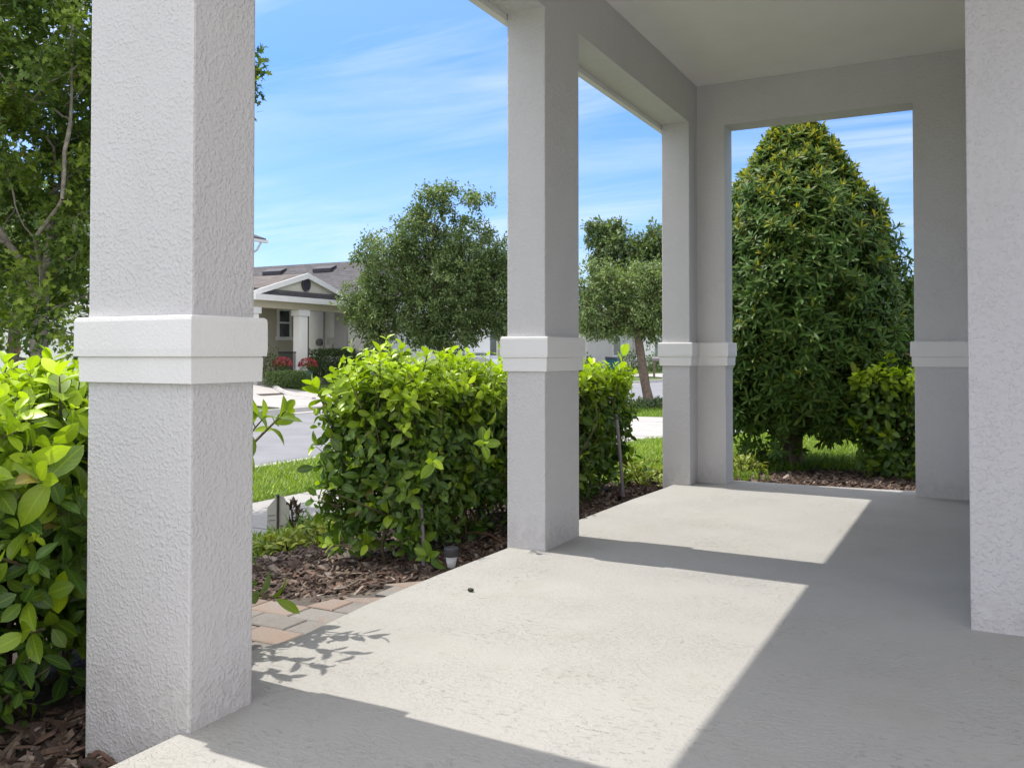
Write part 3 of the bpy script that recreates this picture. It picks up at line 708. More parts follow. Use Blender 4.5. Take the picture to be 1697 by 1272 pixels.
tuft('strappy grass tuft beside the corner pillar foot',onground(1232,800),70,.16,72,.08)

# ------------------------------------------------------------------ grass blades (stuff)
rng=np.random.default_rng(5)
LV=Leaves()
def patch(poly,dens,l=.06,age=.5):
    P=np.array(poly); lo,hi=P.min(0),P.max(0); k=int((hi-lo).prod()*dens)
    q=lo+rng.random((k,2))*(hi-lo); ins=np.zeros(k,bool); j=len(P)-1
    for i in range(len(P)):
        xi,yi=P[i];xj,yj=P[j]
        ins^=((yi>q[:,1])!=(yj>q[:,1]))&(q[:,0]<(xj-xi)*(q[:,1]-yi)/(yj-yi+1e-12)+xi); j=i
    q=q[ins]; k=len(q); z=np.interp(q[:,0],[a for a,_ in PX],[b for _,b in PX])
    a=rng.uniform(0,6.28,k); t=np.abs(rng.normal(0,.45,k))
    cl=np.sin(q[:,0]*5.1)*np.sin(q[:,1]*4.3)*.12+np.sin(q[:,0]*13+q[:,1]*9)*.08
    LV.add(np.stack([q[:,0],q[:,1],z-.008],1),np.stack([np.cos(a)*t,np.sin(a)*t,np.ones(k)],1),np.stack([-np.cos(a),-np.sin(a),.4+0*a],1),l*rng.uniform(.5,1.3,k),np.clip(age+cl+rng.normal(0,.2,k),0,1))
patch([(-7.72,3.5),(-5.88,3.5),(-5.88,13.3),(-7.72,13.3)],2000,.085,.55)
patch([(-4.72,3.9),(-4.05,3.6),(-3.9,4.5),(-3.5,5.4),(-3.4,7.5),(-4.72,9.5)],2300,.085,.5)
patch([(-4.72,8.5),(-3.3,7.3),(-2.2,7.9),(-1.3,8.9),(.8,8.9),(1.5,13.3),(-4.72,13.3)],1500,.085,.55)
patch([(-7.72,18.5),(-5.88,18.5),(-5.88,27),(-7.72,27)],900,.09,.35)
TPL['blade']=leaf_tpl(.13,1,.0,.5,'x')
mb=MB(); LV.into(mb,'blade'); tag(mb.build('grass',M['grass'],base=(-6,8,-.4)),'bright green mown grass of the verge and front lawns','grass',kind='stuff')

# ------------------------------------------------------------------ mulch
rng=np.random.default_rng(9)
def bedz(x): return np.interp(x,[a for a,_ in PX],[b for _,b in PX])
edgepx=[(419,989),(500,990),(560,989),(602,978),(651,958),(669,955),(705,961)]
PE=[fl(x,y,-.125)[:2] for x,y in edgepx]
PM=[p+V3(-.025,.03) for p in PE]
bed=[tuple(PM[0]+V3(-.9,-.75)),*[tuple(p) for p in PM],(SX-.0,3.9),(SX+.05,6.8),(-1.0,6.86),(1.5,6.9),(1.5,8.6),(-1.2,8.7),(-2.0,8.0),(-2.45,7.45),(-3.35,7.4),(-3.45,5.4),(-3.75,4.5),(-3.95,3.75)]
# soil sheet
mb=MB()
bm=bmesh.new(); vs=[bm.verts.new((x,y,0)) for x,y in bed]; bm.faces.new(vs); bmesh.ops.triangulate(bm,faces=bm.faces)
bmesh.ops.subdivide_edges(bm,edges=bm.edges,cuts=5,use_grid_fill=True)
bm.verts.ensure_lookup_table(); v=[(q.co.x,q.co.y,float(bedz(q.co.x))+.012) for q in bm.verts]; f=[tuple(q.index for q in fa.verts) for fa in bm.faces]; bm.free()
mb.add(v,f)
mb.box(-3.4,-1.81,-1.2,2.29,-.26,-.158)
tag(mb.build('mulch_bed',M['soil'],base=(-2.7,4,-.2)),kind='structure')
pal=np.array([(.10,.062,.042),(.065,.040,.029),(.16,.115,.085),(.24,.185,.145),(.045,.030,.023),(.13,.075,.05),(.30,.25,.21)])
pw=np.array([.24,.22,.18,.09,.14,.10,.03])
def chips(poly,dens,dark=1.):
    P=np.array(poly); lo,hi=P.min(0),P.max(0); k=int((hi-lo).prod()*dens); q=lo+rng.random((k,2))*(hi-lo)
    ins=np.zeros(k,bool); j=len(P)-1
    for i in range(len(P)):
        xi,yi=P[i];xj,yj=P[j]; ins^=((yi>q[:,1])!=(yj>q[:,1]))&(q[:,0]<(xj-xi)*(q[:,1]-yi)/(yj-yi+1e-12)+xi); j=i
    q=q[ins]; k=len(q)
    l=rng.gamma(3,.013,k)+.012; w=l*rng.uniform(.18,.5,k); h=rng.uniform(.003,.009,k)
    a=rng.uniform(0,6.28,k); tl=rng.normal(0,.35,k); ro=rng.normal(0,.4,k)
    d=np.stack([np.cos(a)*np.cos(tl),np.sin(a)*np.cos(tl),np.sin(tl)],1); s=np.stack([-np.sin(a),np.cos(a),np.tan(ro)*.6],1); s=unit(s-(s*d).sum(1)[:,None]*d); u=np.cross(d,s)
    o=np.stack([q[:,0],q[:,1],bedz(q[:,0])+.014+rng.uniform(0,.024,k)],1)
    t=np.array([(-1,-.7,-1),(.9,-.9,-1),(1,.6,-1),(-.8,1,-1),(-.9,-.5,1),(.7,-.7,1),(.9,.5,.6),(-.6,.8,1)],float)
    jit=rng.uniform(.75,1.25,(k,8,3)); T=t[None]*jit
    P_=o[:,None]+T[:,:,0:1]*d[:,None]*l[:,None,None]*.5+T[:,:,1:2]*s[:,None]*w[:,None,None]*.5+T[:,:,2:3]*u[:,None]*h[:,None,None]*.5
    F=np.array([(3,2,1,0),(4,5,6,7),(0,1,5,4),(1,2,6,5),(2,3,7,6),(3,0,4,7)])
    c=pal[rng.choice(len(pal),k,p=pw)]*rng.uniform(.75,1.3,(k,1))*dark
    cm.add(P_.reshape(-1,3),(F[None]+(np.arange(k)*8)[:,None,None]).reshape(-1,4),np.repeat(c,8,0))
cm=MB()
chips(bed,2100)
chips([(-2.45,.4),(-1.82,.4),(-1.82,1.62),(-2.17,1.62),(-2.13,2.02),(-2.13,2.06),(-2.45,2.10)],1900)
chips([(-3.3,.6),(-2.45,.6),(-2.45,2.3),(-3.3,2.36)],900)
tag(cm.build('mulch_chips',M['chip'],base=(-2.7,4,-.2)),'brown shredded bark mulch around the hedges and plants','mulch',kind='stuff')
# dry brown strips lying under the hedge
for i,(a,b_,lab) in enumerate([((772,882),(838,902),'thin reddish dry stick lying on mulch next to the slim pillar'),((700,868),(770,892),'dry twig slanting over mulch under the middle hedge')]):
    p,q=fl(*a,-.12),fl(*b_,-.13); mb=MB(); m=(p+q)/2+V3(.02,.02,.02); mb.tube([p,(p+m)/2+V3(0,0,.006),m,(m+q)/2,q],[.004,.006,.006,.005,.002],6)
    tag(mb.build('dry_stick',plain('dry_stick',(.20,.10,.055),.8,var=.3),base=m),lab,'stick')
rng=np.random.default_rng(19)
LVD=[]
for i,(px,py,lab) in enumerate([(805,908,'curled tan dry leaf in the mulch right of the solar light'),(765,925,'brown dry leaf lying in mulch behind the solar light')]):
    p=fl(px,py,-.12); LV=Leaves(); LV.add(p,rng.normal(0,1,(1,3))*[1,1,.15],V3(0,.2,1),.11,.5); mb=MB(); LV.into(mb,'hedge2')
    tag(mb.build('dry_leaf',plain('dry_leaf_brown',(.19,.105,.06),.8,var=.3,scale=30),base=p,smooth=True),lab,'leaf')

# ------------------------------------------------------------------ pavers
rng=np.random.default_rng(3)
mb=MB(); zt_=-.125
curve=np.array([PE[0]+V3(-.9,-.75)]+[p for p in PE]+[V3(SX-.02,3.86)])
cols=.88*np.array([(.29,.17,.12),(.25,.235,.215),(.29,.215,.17),(.235,.22,.20),(.30,.235,.19),(.265,.20,.165),(.27,.25,.23)])
def brick(poly,c,z=zt_):
    p=inset(poly,.0025); q=inset(poly,.008); n=len(p)
    zz=z+rng.normal(0,.0012)
    v=[(x,y,z-.05) for x,y in p]+[(x,y,zz-.004) for x,y in p]+[(x,y,zz) for x,y in q]
    f=[(k*n+i,k*n+(i+1)%n,(k+1)*n+(i+1)%n,(k+1)*n+i) for k in range(2) for i in range(n)]+[tuple(range(2*n,3*n))]
    mb.add(v,f,c)
def clip(poly,o,nrm):
    out=[]
    for a,b in zip(poly,poly[1:]+poly[:1]):
        da,db=(V3(*a)-o)@nrm,(V3(*b)-o)@nrm
        if da<=0: out.append(a)
        if da*db<0: t=da/(da-db); out.append(tuple(V3(*a)+(V3(*b)-V3(*a))*t))
    return out
# two soldier courses: along the slab, then the field
def area(p): return .5*abs(sum(a[0]*b[1]-a[1]*b[0] for a,b in zip(p,p[1:]+p[:1])))
bl_,bw=.225,.150
for j in range(-2,22):
    for i in range(0,16):
        x1=SX-.004-i*bl_+ (bl_*.5 if j%2 else 0); x0=x1-bl_; y0=1.95+j*bw; y1=y0+bw
        x1=min(x1,SX-.004)
        if x1-x0<.05: continue
        poly=[(x0,y0),(x1,y0),(x1,y1),(x0,y1)]
        cen=V3((x0+x1)/2,(y0+y1)/2)
        # clip by nearest curve segment(s)
        ok=True
        for s in range(len(curve)-1):
            a,b=curve[s],curve[s+1]; e=(b-a)/np.linalg.norm(b-a); t=(cen-a)@e
            if -.15<t<np.linalg.norm(b-a)+.15:
                nr=V3(-e[1],e[0])
                if poly and ((cen-a)@nr)>-.3: poly=clip(poly,a,nr)
                if len(poly)<3: ok=False;break
        if not ok or len(poly)<3 or area(poly)<.0015: continue
        if y0>3.9 or x0<-4.75 or y0<(2.04 if x0>-2.45 else 2.35): continue
        if cen[0]<-2.95 and cen[1]>3.0: continue
        brick(poly,np.clip(cols[rng.integers(len(cols))]*rng.uniform(.88,1.15),0,1))
tag(mb.build('paver_walk',M['paver'],base=(-2.5,3,-.17)),kind='structure')
mb=MB(); mb.box(-4.74,SX-.003,2.3,3.0,-.40,-.155); mb.prism([(-2.95,2.9),(SX-.003,2.9),(SX-.003,3.8),(-2.4,3.6)],-.3,-.1551); tag(mb.build('paver_base',M['sand'],base=(-2.5,3,-.4)),kind='structure')

# ------------------------------------------------------------------ small things in the bed
p=fl(748,944,-.13)
t=thing('solar_path_light','small solar path light with black cap and tapered clear lens at the slab edge','garden light',p)
zc=at(748,906,(p-V3(0,0,CAMH))@FWD)[2]-p[2]; s=zc
mb=MB(); mb.lathe(p,[(.033,s*.60),(.036,s*.62),(.037,s*.93),(.034,s*.985),(.028,s),(.027,s*.985)],24); mb.build('cap',M['dark_plastic'],t,smooth=False)
mb=MB(); mb.lathe(p,[(.016,s*.10),(.020,s*.14),(.030,s*.595)],20); mb.build('lens',M['lens'],t,smooth=True)
mb=MB(); mb.lathe(p,[(.005,-.08),(.011,0),(.013,s*.095)],12); mb.build('stake',M['dark_plastic'],t)
def pole(a,b,da,db,r,label):
    p,q=a,b; mb=MB(); mb.tube([p,p+(q-p)*.5+V3(.003,0,0),q],[r,r,r],14)
    root=thing('irrigation_pipe',label,'pipe',p,'grey irrigation riser pipes in the hedge'); mb.build('pipe',M['metal_post'],root,smooth=False)
    mb=MB(); d=(q-p)/np.linalg.norm(q-p); mb.tube([q-d*.004,q+d*.02,q+d*.035],[r*1.2,r*1.2,r*.6],14); mb.build('nozzle',M['dark_plastic'],root)
a=fl(702,938,-.15); dpt=(a-V3(0,0,CAMH))@FWD; pole(a,at(698,840,dpt+.02),0,0,.0095,'short grey riser pipe at the front foot of the middle hedge')
a=fl(1033,826,-.14); dpt=(a-V3(0,0,CAMH))@FWD; pole(a,at(1022,694,dpt),0,0,.013,'tall leaning grey riser pipe at the right end of the middle hedge')
# octagonal yard sign, seen from behind
p=onground(461,884); dpt=(p-V3(0,0,CAMH))@FWD
t=thing('yard_sign','small pale octagonal yard sign on a stake seen from behind, in the left gap','sign',p)
sx_,sz=.088,.27; z0=at(461,880,dpt)[2]; z1=at(461,822,dpt)[2]
dirx=unit(V3(math.cos(R(18)),math.sin(R(18)),0)); nrm=V3(-dirx[1],dirx[0],0)
oct_=[(-.62,0),(.50,0),(1,.36),(1,.72),(.45,1),(-.1,1.0),(-1,.66),(-1,.12)]
f_=[p+dirx*(u*sx_)+V3(0,0,z0-p[2]+(z1-z0)*w) for u,w in oct_]
mb=MB(); n=len(f_); mb.add([q-nrm*.003 for q in f_]+[q+nrm*.003 for q in f_],[tuple(range(n)),tuple(range(2*n-1,n-1,-1))]+[(i,n+i,n+(i+1)%n,(i+1)%n) for i in range(n)]); mb.build('board',M['sign'],t)
mb=MB(); mb.tube([p-V3(0,0,.1)-nrm*.012,V3(p[0],p[1],z1+.005)-nrm*.012],[.008,.008],8); mb.build('stake',plain('bronze_stake',(.06,.045,.035),.5),t)
mb=MB(); mb.tube([V3(p[0],p[1],z1+.0)-nrm*.012,V3(p[0],p[1],z1+.014)-nrm*.012],[.014,.014],8); mb.build('cap',M['dark_plastic'],t)
mb=MB()
for w in (.30,.44): mb.tube([p+dirx*(-.9*sx_)-nrm*.006+V3(0,0,z0-p[2]+(z1-z0)*w),p+dirx*(-.25*sx_)-nrm*.006+V3(0,0,z0-p[2]+(z1-z0)*(w+.03))],[.0022,.0022],6)
mb.build('wrinkle',plain('sign_crease',(.16,.15,.13),.6),t)
# seed pod on the slab
p=fl(780,980,0.0); mb=MB()
th=np.linspace(0,math.pi,7); pr=[(.0105*math.sin(a)+.0004,.008-.008*math.cos(a)) for a in th]; mb.lathe(p,pr,12)
v=mb.v[0]; v[:,:2]=p[:2]+(v[:,:2]-p[:2])*[1.35,.85]; tag(mb.build('seed_pod',plain('seed_pod',(.03,.034,.016),.6,var=.4,scale=200),base=p,smooth=True),'single small dark seed pod lying on the sunlit slab','seed pod')

# ------------------------------------------------------------------ houses across the street
def gable_roof(mb,xa,xb,y0,yr,y1,ze,zr,th=.14):
    mb.extr([(y0,ze),(yr,zr),(y1,ze),(y1,ze-th),(yr,zr-th*1.2),(y0,ze-th)],xa,xb,'x')
XA=-22.0; c0=onx(507,560,XA); YG=c0[1]; GZ=.02
hA=thing('house','single-storey house across the street with a gabled porch and round vent','house',(-26,28,GZ))
hw=2.72
zE=3.08; zA=3.88
mb=MB(); mb.extr([(YG-hw-.1,zE+.03),(YG,zA+.05),(YG,zA-.09),(YG-hw-.1,zE-.09)],-33,XA+.06,'x'); rf=mb.build('porch_roof',M['shingle_brown'],hA)
mb=MB(); mb.extr([(YG+.001,zA+.05),(YG+hw+.1,zE+.03),(YG+hw+.1,zE-.09),(YG+.001,zA-.09)],-24.1,XA+.06,'x'); mb.build('porch_roof',M['shingle'],hA)
mb=MB(); mb.extr([(YG-hw,zE),(YG+hw,zE),(YG,zA-.02)],XA-.12,XA-.02,'x'); gp=mb.build('gable',M['gable'],hA)
mb=MB(); gable_roof(mb,XA+.065,XA+.12,YG-hw-.16,YG,YG+hw+.16,zE+.02,zA+.07,.17); mb.build('rake_board',M['white_paint'],hA)
mb=MB(); mb.extr([(YG-hw-.1,zE-.05),(YG+hw+.1,zE-.05),(YG+hw+.1,zE+.16),(YG-hw-.1,zE+.16)],XA-.02,XA+.02,'x')
mb.build('skirt_roof',M['shingle'],hA)
mb=MB(); mb.box(XA-.15,XA+.28,YG-hw-.15,YG+hw+.25,zE-.26,zE-.06); mb.build('fascia',M['white_paint'],hA)
mb=MB(); a=np.arange(24)*2*math.pi/24; cz=(zE+zA)/2+.045; 
mb.add(np.vstack([np.stack([np.full(24,XA+d),YG-.02+.23*np.cos(a)*k,cz+.25*np.sin(a)*k],1) for d,k in ((-.015,1),(.05,1),(.05,.80),(.02,.74))]),[(k*24+i,k*24+(i+1)%24,(k+1)*24+(i+1)%24,(k+1)*24+i) for k in range(3) for i in range(24)]+[tuple(range(72,96))])
for q in range(7): mb.box(XA+.02,XA+.045,YG-.16,YG+.12,cz-.15+q*.045,cz-.135+q*.045)
mb.build('round_vent',plain('dark_vent',(.045,.035,.045),.5),hA)
mb=MB(); mb.box(XA-.28,XA+.02,YG-hw,YG+hw+.1,2.58,zE-.262); mb.build('beam',M['tan_wall'],hA)
for px in (416,498):
    q=onx(px,560,XA-.13); mb=MB(); mb.box(q[0]-.16,q[0]+.16,q[1]-.21,q[1]+.21,.1,2.36); co=mb.build('column',M['far_white'],hA,vbevel=.01)
    mb=MB(); mb.box(q[0]-.2,q[0]+.2,q[1]-.29,q[1]+.29,2.361,2.579); mb.build('capital',M['white_paint'],co); mb=MB(); mb.box(q[0]-.19,q[0]+.19,q[1]-.27,q[1]+.27,.08,.36); mb.build('column_base',M['white_paint'],co)
qc=onx(507,560,XA)[1]
YW=onx(512,560,-25.7)[1]
YV=onx(512,560,-23.9)[1]
mb=MB(); mb.box(-24.1,-23.9,YG-hw-.2,YV,0,2.9); mb.build('porch_wall',M['tan_wall'],hA)
mb=MB(); mb.box(-25.9,-25.7,YV,28.46,0,3.1); fw=mb.build('front_wall',M['far_white'],hA)
def ony(x,y,Y):
    d=ray(x,y); p=d*(Y/d[1]); p[2]+=CAMH; return p
YM=28.465
dq=ony(538,560,YM); mb=MB(); mb.tube([(dq[0],YM-.05,0),(dq[0],YM-.05,3.0)],[.04,.04],8); mb.build('downspout',plain('grey_downspout',(.42,.41,.41),.5),hA)
a,b_=ony(557,560,YM)[0],ony(577,560,YM)[0]; mb=MB(); mb.box(a,b_,YM-.12,YM-.001,0,3.0); mb.build('pilaster',M['far_grey'],hA)
w0=onx(463,512,-23.86); w1=onx(480,557,-23.86)
mb=MB(); fr=.09
mb.box(-23.895,-23.83,w0[1]-.1,w1[1]+.1,w0[2]-.06,w0[2]+.10); mb.box(-23.895,-23.82,w0[1]-.16,w1[1]+.16,w1[2]-.16,w1[2]-.03)
mb.box(-23.895,-23.84,w0[1]-.1,w0[1]-.001,w1[2]-.03,w0[2]-.06); mb.box(-23.895,-23.84,w1[1]+.001,w1[1]+.1,w1[2]-.03,w0[2]-.06); zz=(w0[2]+w1[2])/2; mb.box(-23.893,-23.85,w0[1],w1[1],zz-.03,zz+.03)
wn=mb.build('window',M['white_paint'],hA)
mb=MB(); mb.box(-23.894,-23.875,w0[1],w1[1],w1[2]-.03,w0[2]-.06); mb.build('pane',M['glass'],wn)
mq=ony(531,567,YM); mb=MB(); mb.lathe((0,0,0),[(.15,0),(.15,.12),(.11,.16)],16); v=mb.v[0]; mb.v[0]=np.stack([mq[0]+v[:,0],YM-.002-v[:,2],mq[2]+v[:,1]],1); mb.build('round_meter',plain('meter_grey',(.24,.24,.24),.3),hA)
mq=ony(551,566,YM); mb=MB(); mb.box(mq[0]-.2,mq[0]+.2,YM-.12,YM-.002,mq[2]-.10,mq[2]+.16); mb.box(mq[0]-.08,mq[0]+.06,YM-.10,YM-.002,mq[2]-.45,mq[2]-.102); mb.build('meter_box',plain('meter_box_cream',(.58,.56,.52),.5),hA,bevel=.008)
mb=MB(); gable_roof(mb,-42,-19.6,28.15,31.0,37.4,3.12,4.98,.16); mb.build('main_roof',M['shingle'],hA)
mb=MB(); mb.box(-41,-26.0,25.3,28.46,0,2.82); mb.box(-41,-20.3,28.47,36.6,0,3.05); mb.build('main_wall',M['far_white'],hA)
for px0,px1,py in ((440,470,449),(523,553,441)):
    yy=30.4; a=onx(px0,py,-30)
    d0=ray(px0,py); t0=yy/d0[1]; A=d0*t0; d1=ray(px1,py-2); B_=d1*(yy/d1[1])
    zr=4.98-(31-yy)*(1.86/2.85); mb=MB(); mb.extr([(yy-.2,zr-.10),(yy-.2,zr+.06),(yy+.2,zr+.22),(yy+.2,zr+.06)],A[0],B_[0],'x'); mb.build('ridge_vent',plain('ridge_vent_dark',(.03,.025,.035),.6),hA)
mb=MB(); mb.box(-24.1,XA+.3,YG-hw-.1,28.4,-.3,.1); mb.build('porch_floor',M['curb'],hA)
# things in front of it
ry0=onx(462,600,-22.05)[1]; ry1=onx(489,600,-22.05)[1]
t=thing('porch_railing','black metal railing on the porch across the street','railing',(-22.05,(ry0+ry1)/2,.1))
mb=MB()
for k in range(16): y=ry0+(ry1-ry0)*k/15; mb.box(-22.06,-22.04,y-.008,y+.008,.1,1.0)
mb.build('baluster',M['black_metal'],t); mb=MB(); mb.box(-22.08,-22.02,ry0-.02,ry1+.02,1.001,1.05); mb.build('rail',M['black_metal'],t)
for px,lab in ((467,'left'),(510,'right')):
    q=onx(px,625,-21.5); q[2]=.06 if px==467 else .02
    t=thing('flower_pot','teal pot of red flowers standing '+('in front of the black porch railing' if px==467 else 'before the clipped hedge across the street'),'flower pot',q,'pots of red flowers')
    mb=MB(); mb.lathe(q,[(.12,0),(.17,.15),(.19,.30),(.20,.34),(.17,.34)],16); mb.build('pot',M['teal'],t,smooth=False)
    rng=np.random.default_rng(px); LV=Leaves(); u=unit(rng.normal(0,1,(160,3))); u[:,2]=abs(u[:,2]); LV.add(q+V3(0,0,.33)+u*[.22,.22,.22],u,u+V3(0,0,.3),.09,.4); mb=MB(); LV.into(mb,'small'); mb.build('leaves',M['maple'],t)
    LV=Leaves(); u=unit(rng.normal(0,1,(240,3))); u[:,2]=abs(u[:,2]); LV.add(q+V3(0,0,.52)+u*[.30,.30,.24],u+rng.normal(0,.5,(240,3)),u,.09,rng.random(240)); mb=MB(); LV.into(mb,'small'); mb.build('flowers',M['red'],t)
q=onx(450,638,-21.6)
shrub('shrub','tall loose green shrub at the porch end across the street',(-21.9,onx(446,600,-21.9)[1],.0),(.55,.55),1.15,700,.10,'small','dark_leaf',.5,'shrubs across the street',seed=81)
ya,yb=onx(448,640,-21.0)[1],onx(503,640,-21.0)[1]
shrub('clipped_hedge','low clipped grey-green hedge in the bed before the far porch',(-21.0,(ya+yb)/2,-.12),(.4,(yb-ya)/2),.48,4200,.075,'small','dark_leaf',.75,'shrubs across the street',seed=82,boxy=True,cat='hedge')
ya,yb=onx(515,600,-21.9)[1],onx(592,600,-21.9)[1]
shrub('clipped_hedge','dark clipped hedge under the meter wall across the street',(-21.9,(ya+yb)/2,-.05),(.5,(yb-ya)/2),1.18,6500,.10,'small','dark_leaf',.25,'shrubs across the street',seed=83,boxy=True,cat='hedge')
# bed edging stones
mb=MB(); pts=[onx(x,y,-20.4) for x,y in ((410,637),(440,643),(470,648),(492,652),(520,655))]
g0=[fl(x,y,-.24) for x,y in ((405,637),(440,643),(466,648),(490,652.5),(520,655))]
mb.tube([V3(p[0],p[1],gz(p[0])+.05) for p in g0],[.09]*5,6); tag(mb.build('bed_edging',M['curb'],base=g0[2]),'pale rounded stone edging of the planting bed across the street','edging')
mb=MB(); gA=[V3(p[0],p[1],gz(p[0])+.02) for p in g0]; bk=[V3(p[0]-1.6,p[1],gz(p[0]-1.6)+.03) for p in g0]; mb.add(gA+bk,[(i,i+1,6+i,5+i) for i in range(4)]); tag(mb.build('soil_bed',M['soil'],base=g0[2]),kind='structure')
# teardrop topiary
q=onx(625,600,-19.9); q[2]=gz(-19.9); rng=np.random.default_rng(84); LV=Leaves()
k=5200; tt=rng.random(k); rr=np.interp(tt,[0,.12,.3,.5,.75,.93,1],[.42,.58,.64,.56,.33,.12,.01])*(1-.10*rng.random(k)); aa=rng.uniform(0,6.283,k)
o=q+np.stack([rr*np.cos(aa),rr*np.sin(aa),.05+2.25*tt],1); u=np.stack([np.cos(aa),np.sin(aa),.5+0*aa],1); LV.add(o,unit(u+rng.normal(0,.4,(k,3))+V3(0,0,.5)),u+rng.normal(0,.3,(k,3)),.07*rng.uniform(.7,1.2,k),np.clip(rng.normal(.1,.12,k),0,1))
t=thing('topiary_bush','dark teardrop-shaped clipped bush under the oak across the street','shrub',q); mb=MB(); LV.into(mb,'small'); mb.build('foliage',M['dark_leaf'],t); mb=MB(); mb.tube([q,q+V3(0,0,1.8)],[.05,.02],6); mb.build('stem',M['bark2'],t)
# house behind, two storeys: only an eave corner with a gutter shows past the pillar
e=at(441,399,50); 
hC=thing('house','two-storey house behind, one eave corner with gutter showing beside the wide pillar','house',(e[0]-8,e[1]-4,0))
wy=onx(421,430,e[0]-.5)[1]
mb=MB(); mb.box(e[0]-16,e[0]-.5,wy-11,wy,0,e[2]-.15); mb.build('wall',M['far_white'],hC)
x1=e[0]; y1=e[1]; mb=MB(); z=e[2]
mb.add([(x1-17,wy-11.5,z),(x1,wy-11.5,z),(x1,y1,z),(x1-17,y1,z),(x1-17,wy-11.5,z+.12),(x1,wy-11.5,z+.12),(x1,y1,z+.12),(x1-17,y1,z+.12),(x1-12,(wy-11.5+y1)/2,z+2.6),(x1-5,(wy-11.5+y1)/2,z+2.6)],[(3,2,1,0),(0,1,5,4),(1,2,6,5),(2,3,7,6),(3,0,4,7),(4,5,9,8),(5,6,9),(6,7,8,9),(7,4,8)]); mb.build('roof',M['shingle'],hC)
mb=MB(); mb.box(x1+.002,x1+.14,wy-11.5,y1+.02,z-.14,z+.02); gq=onx(427,416,x1+.05); mb.tube([(x1+.06,gq[1]+.25,z-.15),(x1-.1,gq[1]+.12,z-.55),(x1-.42,gq[1]-.02,z-.8),(x1-.42,gq[1]-.05,0)],[.06]*4,8); mb.build('gutter',M['white_paint'],hC)
for yy in (wy-8,wy-4):
    mb=MB(); mb.box(x1-.499,x1-.44,yy,yy+1.4,4.4,6.0); w_=mb.build('window',M['white_paint'],hC); mb=MB(); mb.box(x1-.439,x1-.43,yy+.1,yy+1.3,4.5,5.9); mb.build('pane',M['glass'],w_)
# more houses down the street
def simple_house(label,x1,y0,y1,h,wallmat,wins,seed,roofh=1.7,pil=()):
    t=thing('house',label,'house',(x1-6,(y0+y1)/2,0))
    mb=MB(); mb.box(x1-13,x1,y0,y1,-.1,h); mb.build('wall',M[wallmat],t)
    mb=MB(); o=.45; z=h+.002; ym=(y0+y1)/2
    mb.add([(x1-13-o,y0-o,z),(x1+o,y0-o,z),(x1+o,y1+o,z),(x1-13-o,y1+o,z),(x1-13-o,y0-o,z+.15),(x1+o,y0-o,z+.15),(x1+o,y1+o,z+.15),(x1-13-o,y1+o,z+.15),(x1-9,ym,z+roofh),(x1-4,ym,z+roofh)],[(3,2,1,0),(0,1,5,4),(1,2,6,5),(2,3,7,6),(3,0,4,7),(4,5,9,8),(5,6,9),(6,7,8,9),(7,4,8)]); mb.build('roof',M['shingle'],t)
    for (a,b) in wins:
        mb=MB(); mb.box(x1+.001,x1+.06,a-.1,b+.1,.8,2.3); w=mb.build('window',M['white_paint'],t); mb=MB(); mb.box(x1+.061,x1+.07,a,b,.9,2.2); mb.build('pane',M['glass'],w)
    for y in pil:
        mb=MB(); mb.box(x1+.6,x1+.95,y-.3,y+.3,-.1,h-.002); mb.build('column',M['white_paint'],t,vbevel=.01)
    return t
simple_house('white-walled house mostly hidden behind the big oak',-23.4,onx(652,560,-23.4)[1],onx(735,560,-23.4)[1]+1,2.75,'far_white',[(onx(668,560,-23.4)[1],onx(676,560,-23.4)[1])],1)
yb=onx(752,560,-23.6)[1]; simple_house('beige house with pale columns glimpsed under the right side of the oak',-23.6,yb,onx(850,560,-23.6)[1]+1.5,2.75,'far_beige',[(yb+3.2,yb+4.4)],2,pil=[onx(782,560,-22.8)[1],onx(789,560,-22.8)[1]-.2])
yc=onx(972,560,-24)[1]; simple_house('grey house seen under the slim street tree',-24.0,yc,onx(1048,560,-24)[1],2.9,'far_grey',[(yc+5,yc+6.4)],3)
yc=onx(1054,560,-24)[1]; simple_house('distant pale house with windows right of the slim trunk',-24.0,yc,yc+18,2.9,'far_white',[(yc+4.5,yc+7.2),(yc+9.5,yc+12.5)],4)
for i,(px,X,r,h,lab,ag) in enumerate([(1045,-21.2,1.3,1.35,'dark green shrub by the grey house far down the street',.3),(1078,-20.6,1.3,1.2,'bright green rounded shrub far down the street by the slim trunk',.8),(968,-21.0,1.2,1.0,'low dark shrub far down the street beside the slim pillar',.2),(700,-21.5,.8,.8,'low dark shrub under the big oak',.1),(1094,-20.6,1.2,.9,'shrub far down the street against the corner pillar',.55)]):
    q=onx(px,600,X); q[2]=gz(X); shrub('shrub',lab,q,r*.8,h,900,.16,'small','dark_leaf',ag,'shrubs across the street',seed=90+i)
shrub('ground_shrub','low dark strappy clump around the foot of the slim street tree',(onx(1078,0,-7.45)[0],onx(1078,0,-7.45)[1],gz(-7.4)),(.75,1.0),.20,900,.13,'narrow','dark_leaf',.4,seed=99)
